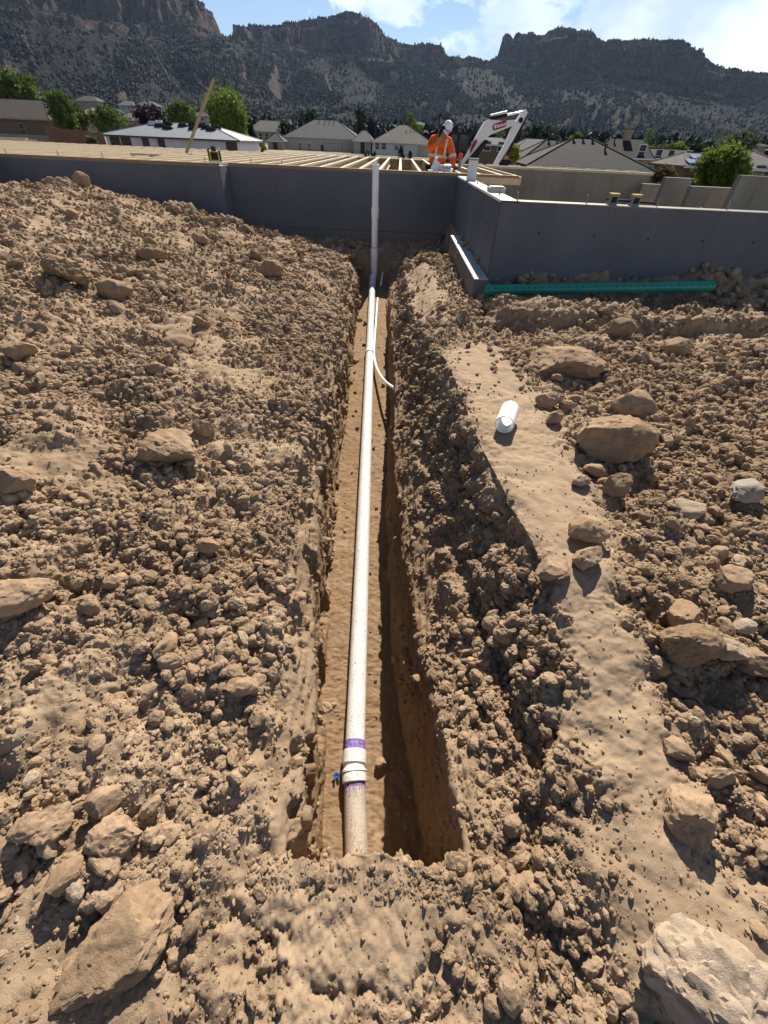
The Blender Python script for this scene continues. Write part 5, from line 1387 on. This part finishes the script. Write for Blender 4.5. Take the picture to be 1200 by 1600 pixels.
HILL = [(118, 152, 158, 150, 168, 420, 'shingle_tan', 'stucco_tan', 'tiny tan house on the slope above the round green tree at the left'), (185, 207, 165, 158, 174, 330, 'shingle_grey', 'stucco_cream', 'small pale house on the slope left of the purple tree'),
        (212, 240, 166, 158, 176, 300, 'shingle_grey', 'stucco_white', 'small white house on the slope directly above the purple tree'), (126, 152, 178, 169, 190, 190, 'underlay', 'stucco_tan', 'house with a pale shiny roof behind the olive tree'),
        (186, 212, 188, 176, 198, 180, 'shingle_tan', 'stucco_brown', 'brown-grey roofed house left of the dark purple tree'), (300, 322, 182, 176, 192, 260, 'shingle_brown', 'stucco_cream', 'small cream house left of the bright weeping tree'),
        (640, 668, 196, 191, 203, 400, 'shingle_grey', 'stucco_tan', 'distant house on the slope behind the orange worker'), (560, 600, 201, 196, 207, 420, 'shingle_brown', 'stucco_brown', 'distant brown house above the tall narrow tree'),
        (690, 720, 222, 214, 232, 150, 'shingle_grey', 'stucco_cream', 'small cream house behind the excavator cab'), (745, 800, 228, 217, 246, 100, 'shingle_grey', 'stucco_brown', 'grey roofed house seen under the raised boom'), (1150, 1200, 228, 222, 238, 200, 'shingle_brown', 'stucco_tan', 'distant tan house at the right edge above the big round tree')]
for (uL, uR, ve, vr, vb, Y, rf, wl, lab) in HILL:
    house(lab, uL, uR, ve, vr, vb, Y, 11, rf, wl, .3, random.uniform(-6, 6), wins=((.3, 1.5, 1.2, 1.2), (.7, 1.5, 1.2, 1.2)))

# ------------------------------------------------------------------ trees and shrubs
def leaf_mesh(cx, rx, rz, zc, style, leafmat, n, leaf, seed):
    r = np.random.default_rng(seed)
    nc = max(10, int(n / 36))
    th = r.uniform(0, 2 * np.pi, nc)
    if style == 'cone':
        h = r.random(nc) ** 1.25; rad = (1 - h) * rx * np.sqrt(r.uniform(.25, 1, nc)) + .05 * rx; z = zc - rz + 2 * rz * h
        spread = .20 * rx + .10
    elif style == 'column':
        h = r.random(nc); rad = rx * np.sqrt(r.random(nc)) * (1 - .6 * np.abs(h - .4)); z = zc - rz + 2 * rz * h; spread = .25 * rx
    else:
        u = r.uniform(-1, 1, nc); q = r.uniform(.35, 1, nc) ** (1 / 2.2); rad = rx * np.sqrt(1 - u * u) * q; z = zc + rz * u * q; spread = .26 * min(rx, rz)
        if style == 'weep': z = np.where(rad > rx * .5, z - rz * .18 * r.random(nc), z)
    lump = .8 + .4 * r.random(nc)
    C = np.stack([rad * np.cos(th) * lump, rad * np.sin(th) * lump, z], -1)
    k = n // nc; C = np.repeat(C, k, 0); m = len(C)
    off = r.normal(size=(m, 3)) * spread * .62
    if style == 'weep': off[:, 2] *= 1.7; off[:, :2] *= .7
    C = C + off
    a = r.normal(size=(m, 3)); a /= np.linalg.norm(a, axis=1)[:, None]
    b = np.cross(a, r.normal(size=(m, 3))); b /= np.linalg.norm(b, axis=1)[:, None]
    s = leaf * r.uniform(.6, 1.4, m)[:, None]
    V = np.stack([C - a * s - b * s * .25, C + b * s * .55, C + a * s - b * s * .1, C - b * s * .6], 1).reshape(-1, 3)
    Qd = np.arange(m * 4).reshape(-1, 4)
    return np_mesh('crown', V, Qd, leafmat, False)
TS = [0]
def tree(label, u, v_top, v_base, wpx, Y, mat, style='round', n=2400, cat='tree', name=None, bare=.16, leaf=None, group=None):
    TS[0] += 1
    b_ = at_y(u, v_base, Y); t_ = at_y(u, v_top, Y); H = t_.z - b_.z
    w_ = at_y(u + wpx / 2, (v_top + v_base) / 2, Y).x - at_y(u - wpx / 2, (v_top + v_base) / 2, Y).x
    nm = name or {'cone': 'spruce_tree', 'column': 'poplar_tree', 'weep': 'weeping_tree'}.get(style, 'leafy_tree')
    o = thing(nm, label, cat, (t_.x, Y, b_.z), 0, group)
    c0 = H * bare; rz = (H - c0) / 2; zc = c0 + rz
    me = leaf_mesh(0, w_ * .43, rz * .95, zc, style, mat, n, leaf or max(.13, .045 * (w_ + H) / 2 * (2400 / n) ** .33), 900 + TS[0])
    link('crown', me, o)
    m_ = MB(); tr = max(.05, H * .022); lean = random.uniform(-.03, .03) * H
    m_.tube([(0, 0, -1.0), (lean * .3, 0, c0), (lean, .0, zc), (lean * .6, 0, c0 + rz * 1.6)], [tr * 1.25, tr, tr * .6, tr * .15], 8)
    for k in range(6):
        a_ = k * 1.05 + random.uniform(-.3, .3); z0 = c0 * .9 + rz * .22 * k * .6; q = w_ * .36
        m_.tube([(lean * .5, 0, z0), (q * .5 * math.cos(a_), q * .5 * math.sin(a_), z0 + rz * .35), (q * math.cos(a_), q * math.sin(a_), z0 + rz * .65)], [tr * .45, tr * .3, tr * .1], 6)
    part('trunk', m_, 'bark', o, True)
    return o
tree('large light green tree rising behind the brown house at the left edge', 12, 108, 200, 62, 140, 'leaf_mid', n=3600)
tree('dark green upright tree in front of the brown house', 84, 140, 212, 40, 98, 'leaf_mid', n=3600, bare=.08)
tree('thin olive tree between the dark upright tree and the round green one', 116, 164, 212, 34, 104, 'leaf_olive', n=2200)
tree('rounded mid-green tree above the brown fence', 162, 167, 214, 52, 100, 'leaf_mid', n=3200, bare=.05)
tree('dark purple-leaved tree behind the white house', 229, 162, 208, 46, 130, 'leaf_purple', n=3000, bare=.05)
tree('round green tree behind the shingle stacks of the white house', 278, 157, 210, 50, 125, 'leaf_mid', n=3200, bare=.08)
tree('big bright green weeping tree behind the leaning plank', 349, 140, 224, 62, 118, 'leaf_bright', 'weep', n=4800, bare=.04)
tree('dark blue-green spruce right of the weeping tree', 386, 174, 232, 26, 125, 'leaf_blue', 'cone', n=2600, bare=.03)
tree('tall narrow dark tree between the two pale houses', 564, 168, 212, 21, 200, 'leaf_dark', 'column', n=1800, bare=.02)
tree('dark round tree behind the low pale house', 482, 170, 196, 28, 240, 'leaf_dark', n=1600)
tree('dark tree left of the low pale house', 444, 190, 218, 22, 200, 'leaf_dark', n=1600)
tree('two-toned green tree behind the white walled house', 641, 178, 208, 20, 210, 'leaf_mid', 'column', n=1500, bare=.02)
tree('light green bushy tree right of the two-toned one', 652, 190, 212, 22, 205, 'leaf_bright', n=1300)
tree('wide dark tree right of the excavator arm', 852, 194, 228, 46, 150, 'leaf_dark', n=2400, bare=.03)
tree('small dark tree just right of the wide dark tree', 826, 207, 228, 26, 150, 'leaf_dark', n=1200, bare=.03)
tree('pale green tree poking up behind the steep dark hip roof', 905, 206, 240, 22, 110, 'leaf_bright', n=1300)
for u, vt, wd, mt, lab in ((1012, 223, 36, 'leaf_bright', 'first light green tree right of the chimney house, in a row of four'), (1040, 225, 30, 'leaf_olive', 'olive tree second in the row behind the long tan house'),
                           (1062, 221, 30, 'leaf_bright', 'bright tree third in the row behind the long tan house'), (1092, 222, 36, 'leaf_dark', 'dark round tree at the right end of the row behind the long tan house')):
    tree(lab, u, vt, 258, wd, 105, mt, n=1900, bare=.03)
tree('big round bright green tree in front of the right edge houses', 1146, 227, 300, 76, 46, 'leaf_bright', n=6500, bare=.02, leaf=.17)
tree('pale grey-green tree behind the big round tree', 1164, 206, 246, 58, 120, 'leaf_grey', n=2600)
tree('small dark conifer before the white walled house', 627, 230, 248, 15, 150, 'leaf_dark', 'cone', n=900, bare=.02)
tree('smaller dark conifer right of its twin before the white walled house', 641, 236, 249, 10, 150, 'leaf_dark', 'cone', n=700, bare=.02)
tree('yellow-green bush behind the bare wall right of the excavator arm', 805, 226, 258, 22, 30, 'leaf_yellow', n=2600, cat='bush', name='bush', bare=.02, leaf=.05)
tree('brownish bush before the long two storey tan house', 1044, 261, 288, 42, 50, 'leaf_brown', n=2400, cat='bush', name='bush', bare=.02)
tree('low round shrub under the spruce', 408, 222, 238, 16, 118, 'leaf_mid', n=900, cat='bush', name='bush', bare=.02)
tree('clipped yellowish shrub by the entry of the low pale house', 573, 234, 245, 11, 150, 'leaf_olive', n=700, cat='bush', name='bush', bare=.02)
tree('clipped dark shrub right of the yellowish one', 584, 236, 246, 10, 150, 'leaf_dark', n=700, cat='bush', name='bush', bare=.02)
tree('silvery shrub by the end of the brown fence', 140, 212, 232, 18, 78, 'leaf_grey', n=1200, cat='bush', name='bush', bare=.02)
tree('brown low shrub right of the big round tree foot', 1192, 286, 302, 30, 40, 'leaf_brown', n=1200, cat='bush', name='bush', bare=.02)
# trees scattered through the neighbourhood and foot slope: each a tree, alike at this distance
proto = None
r_ = np.random.default_rng(5)
spots = []
for k in range(46):
    spots.append((r_.uniform(40, 1200), r_.uniform(235, 420), r_.uniform(4.0, 8.0)))
mts = ['leaf_dark', 'leaf_mid', 'leaf_olive', 'leaf_dark']
cr = [leaf_mesh(0, .42, .5, .52, 'round' if k != 1 else 'cone', mts[k], 420, .06, 40 + k) for k in range(4)]
tk = MB(); tk.tube([(0, 0, -.2), (0, 0, .3), (.01, 0, .7)], [.03, .024, .008], 6); tkm = tk.mesh('trunk', 'bark', True)
for k, (u, Y, H) in enumerate(spots):
    hv = 172 + (u / 1200) * 58
    X_ = at_y(u, 200, Y).x
    az = math.degrees(math.atan2(X_, Y)); zz = float(plain_z(np.array([az]), np.array([math.hypot(X_, Y)]))[0])
    o = thing('distant_tree', 'small dark tree among the houses on the foot slope', 'tree', (X_, Y, zz - .2), random.uniform(0, 6), 'small trees among the far houses'); o.scale = (H * random.uniform(.8, 1.2),) * 2 + (H,)
    link('crown', cr[k % 4], o); link('trunk', tkm, o)

# ------------------------------------------------------------------ fence and yard bits at the left
o = thing('wooden_fence', 'brown picket fence below the rounded mid-green tree', 'fence', at_y(122, 222, 84))
a0, a1 = at_y(78, 222, 84), at_y(168, 234, 80)
n = 90; pk_ = MB()
base = Vector(o.location)
for k in range(n):
    p = a0 + (a1 - a0) * (k / n) - base; q = a0 + (a1 - a0) * ((k + .86) / n) - base; hh = 1.75 + random.uniform(-.02, .02)
    pk_.add([(p.x, p.y, p.z - .6), (q.x, q.y, q.z - .6), (q.x, q.y, q.z + hh), (p.x, p.y, p.z + hh), (p.x, p.y + .03, p.z - .6), (q.x, q.y + .03, q.z - .6), (q.x, q.y + .03, q.z + hh), (p.x, p.y + .03, p.z + hh)],
            [(0, 1, 2, 3), (5, 4, 7, 6), (3, 2, 6, 7), (1, 5, 6, 2), (4, 0, 3, 7)])
tag(part('picket', pk_, 'fence_wood', o), kind='stuff')
for k in range(6):
    p = a0 + (a1 - a0) * (k / 5) - base; m_ = MB(); m_.box((p.x - .06, p.y + .04, p.z - .8), (p.x + .06, p.y + .16, p.z + 1.85)); part('post', m_, 'fence_wood', o)
p0, p1 = at_y(-20, 218, 48), at_y(58, 221, 46)
o = thing('lumber_pile', 'pale stack of boards on the ground behind the joists at the left edge', 'lumber', p0)
for k in range(5):
    m_ = MB(); q = p1 - p0; z = (k % 3) * .11; y = -.4 + .3 * (k // 2); L = q.length * random.uniform(.8, 1)
    m_.box((0, y, z - .12), (L, y + .26, z - .02), Matrix.Rotation(math.atan2(q.y, q.x), 4, 'Z') @ Matrix.Rotation(-math.atan2(q.z, q.x), 4, 'Y')); part('board', m_, 'lumber', o)
o = thing('stone_border', 'low grey concrete kerb before the brown house', 'kerb', at_y(40, 214, 88)); m_ = MB(); m_.box((-22, -.2, -.8), (6, .2, .25)); part('kerb_stone', m_, 'bare_concrete', o)
m_ = MB(); m_.box((6.01, -.18, -.8), (9, .18, .22)); part('kerb_stone', m_, 'bare_concrete', o)

# ------------------------------------------------------------------ thin haze over the valley
m = bpy.data.materials.new('haze'); m.use_nodes = True; t = NT(m.node_tree)
vo = t.n('ShaderNodeVolumePrincipled', None, Color=(0.50, 0.70, 1.0, 1), Density=0.000020, Anisotropy=0.3); o_ = t.n('ShaderNodeOutputMaterial'); t.link(vo.outputs[0], o_.inputs['Volume'])
MATS['haze'] = m
hz = MB(); hz.box((-6500, -6500, -8), (6500, 6500, 1500)); tag(part('haze', hz, 'haze', None), kind='stuff')
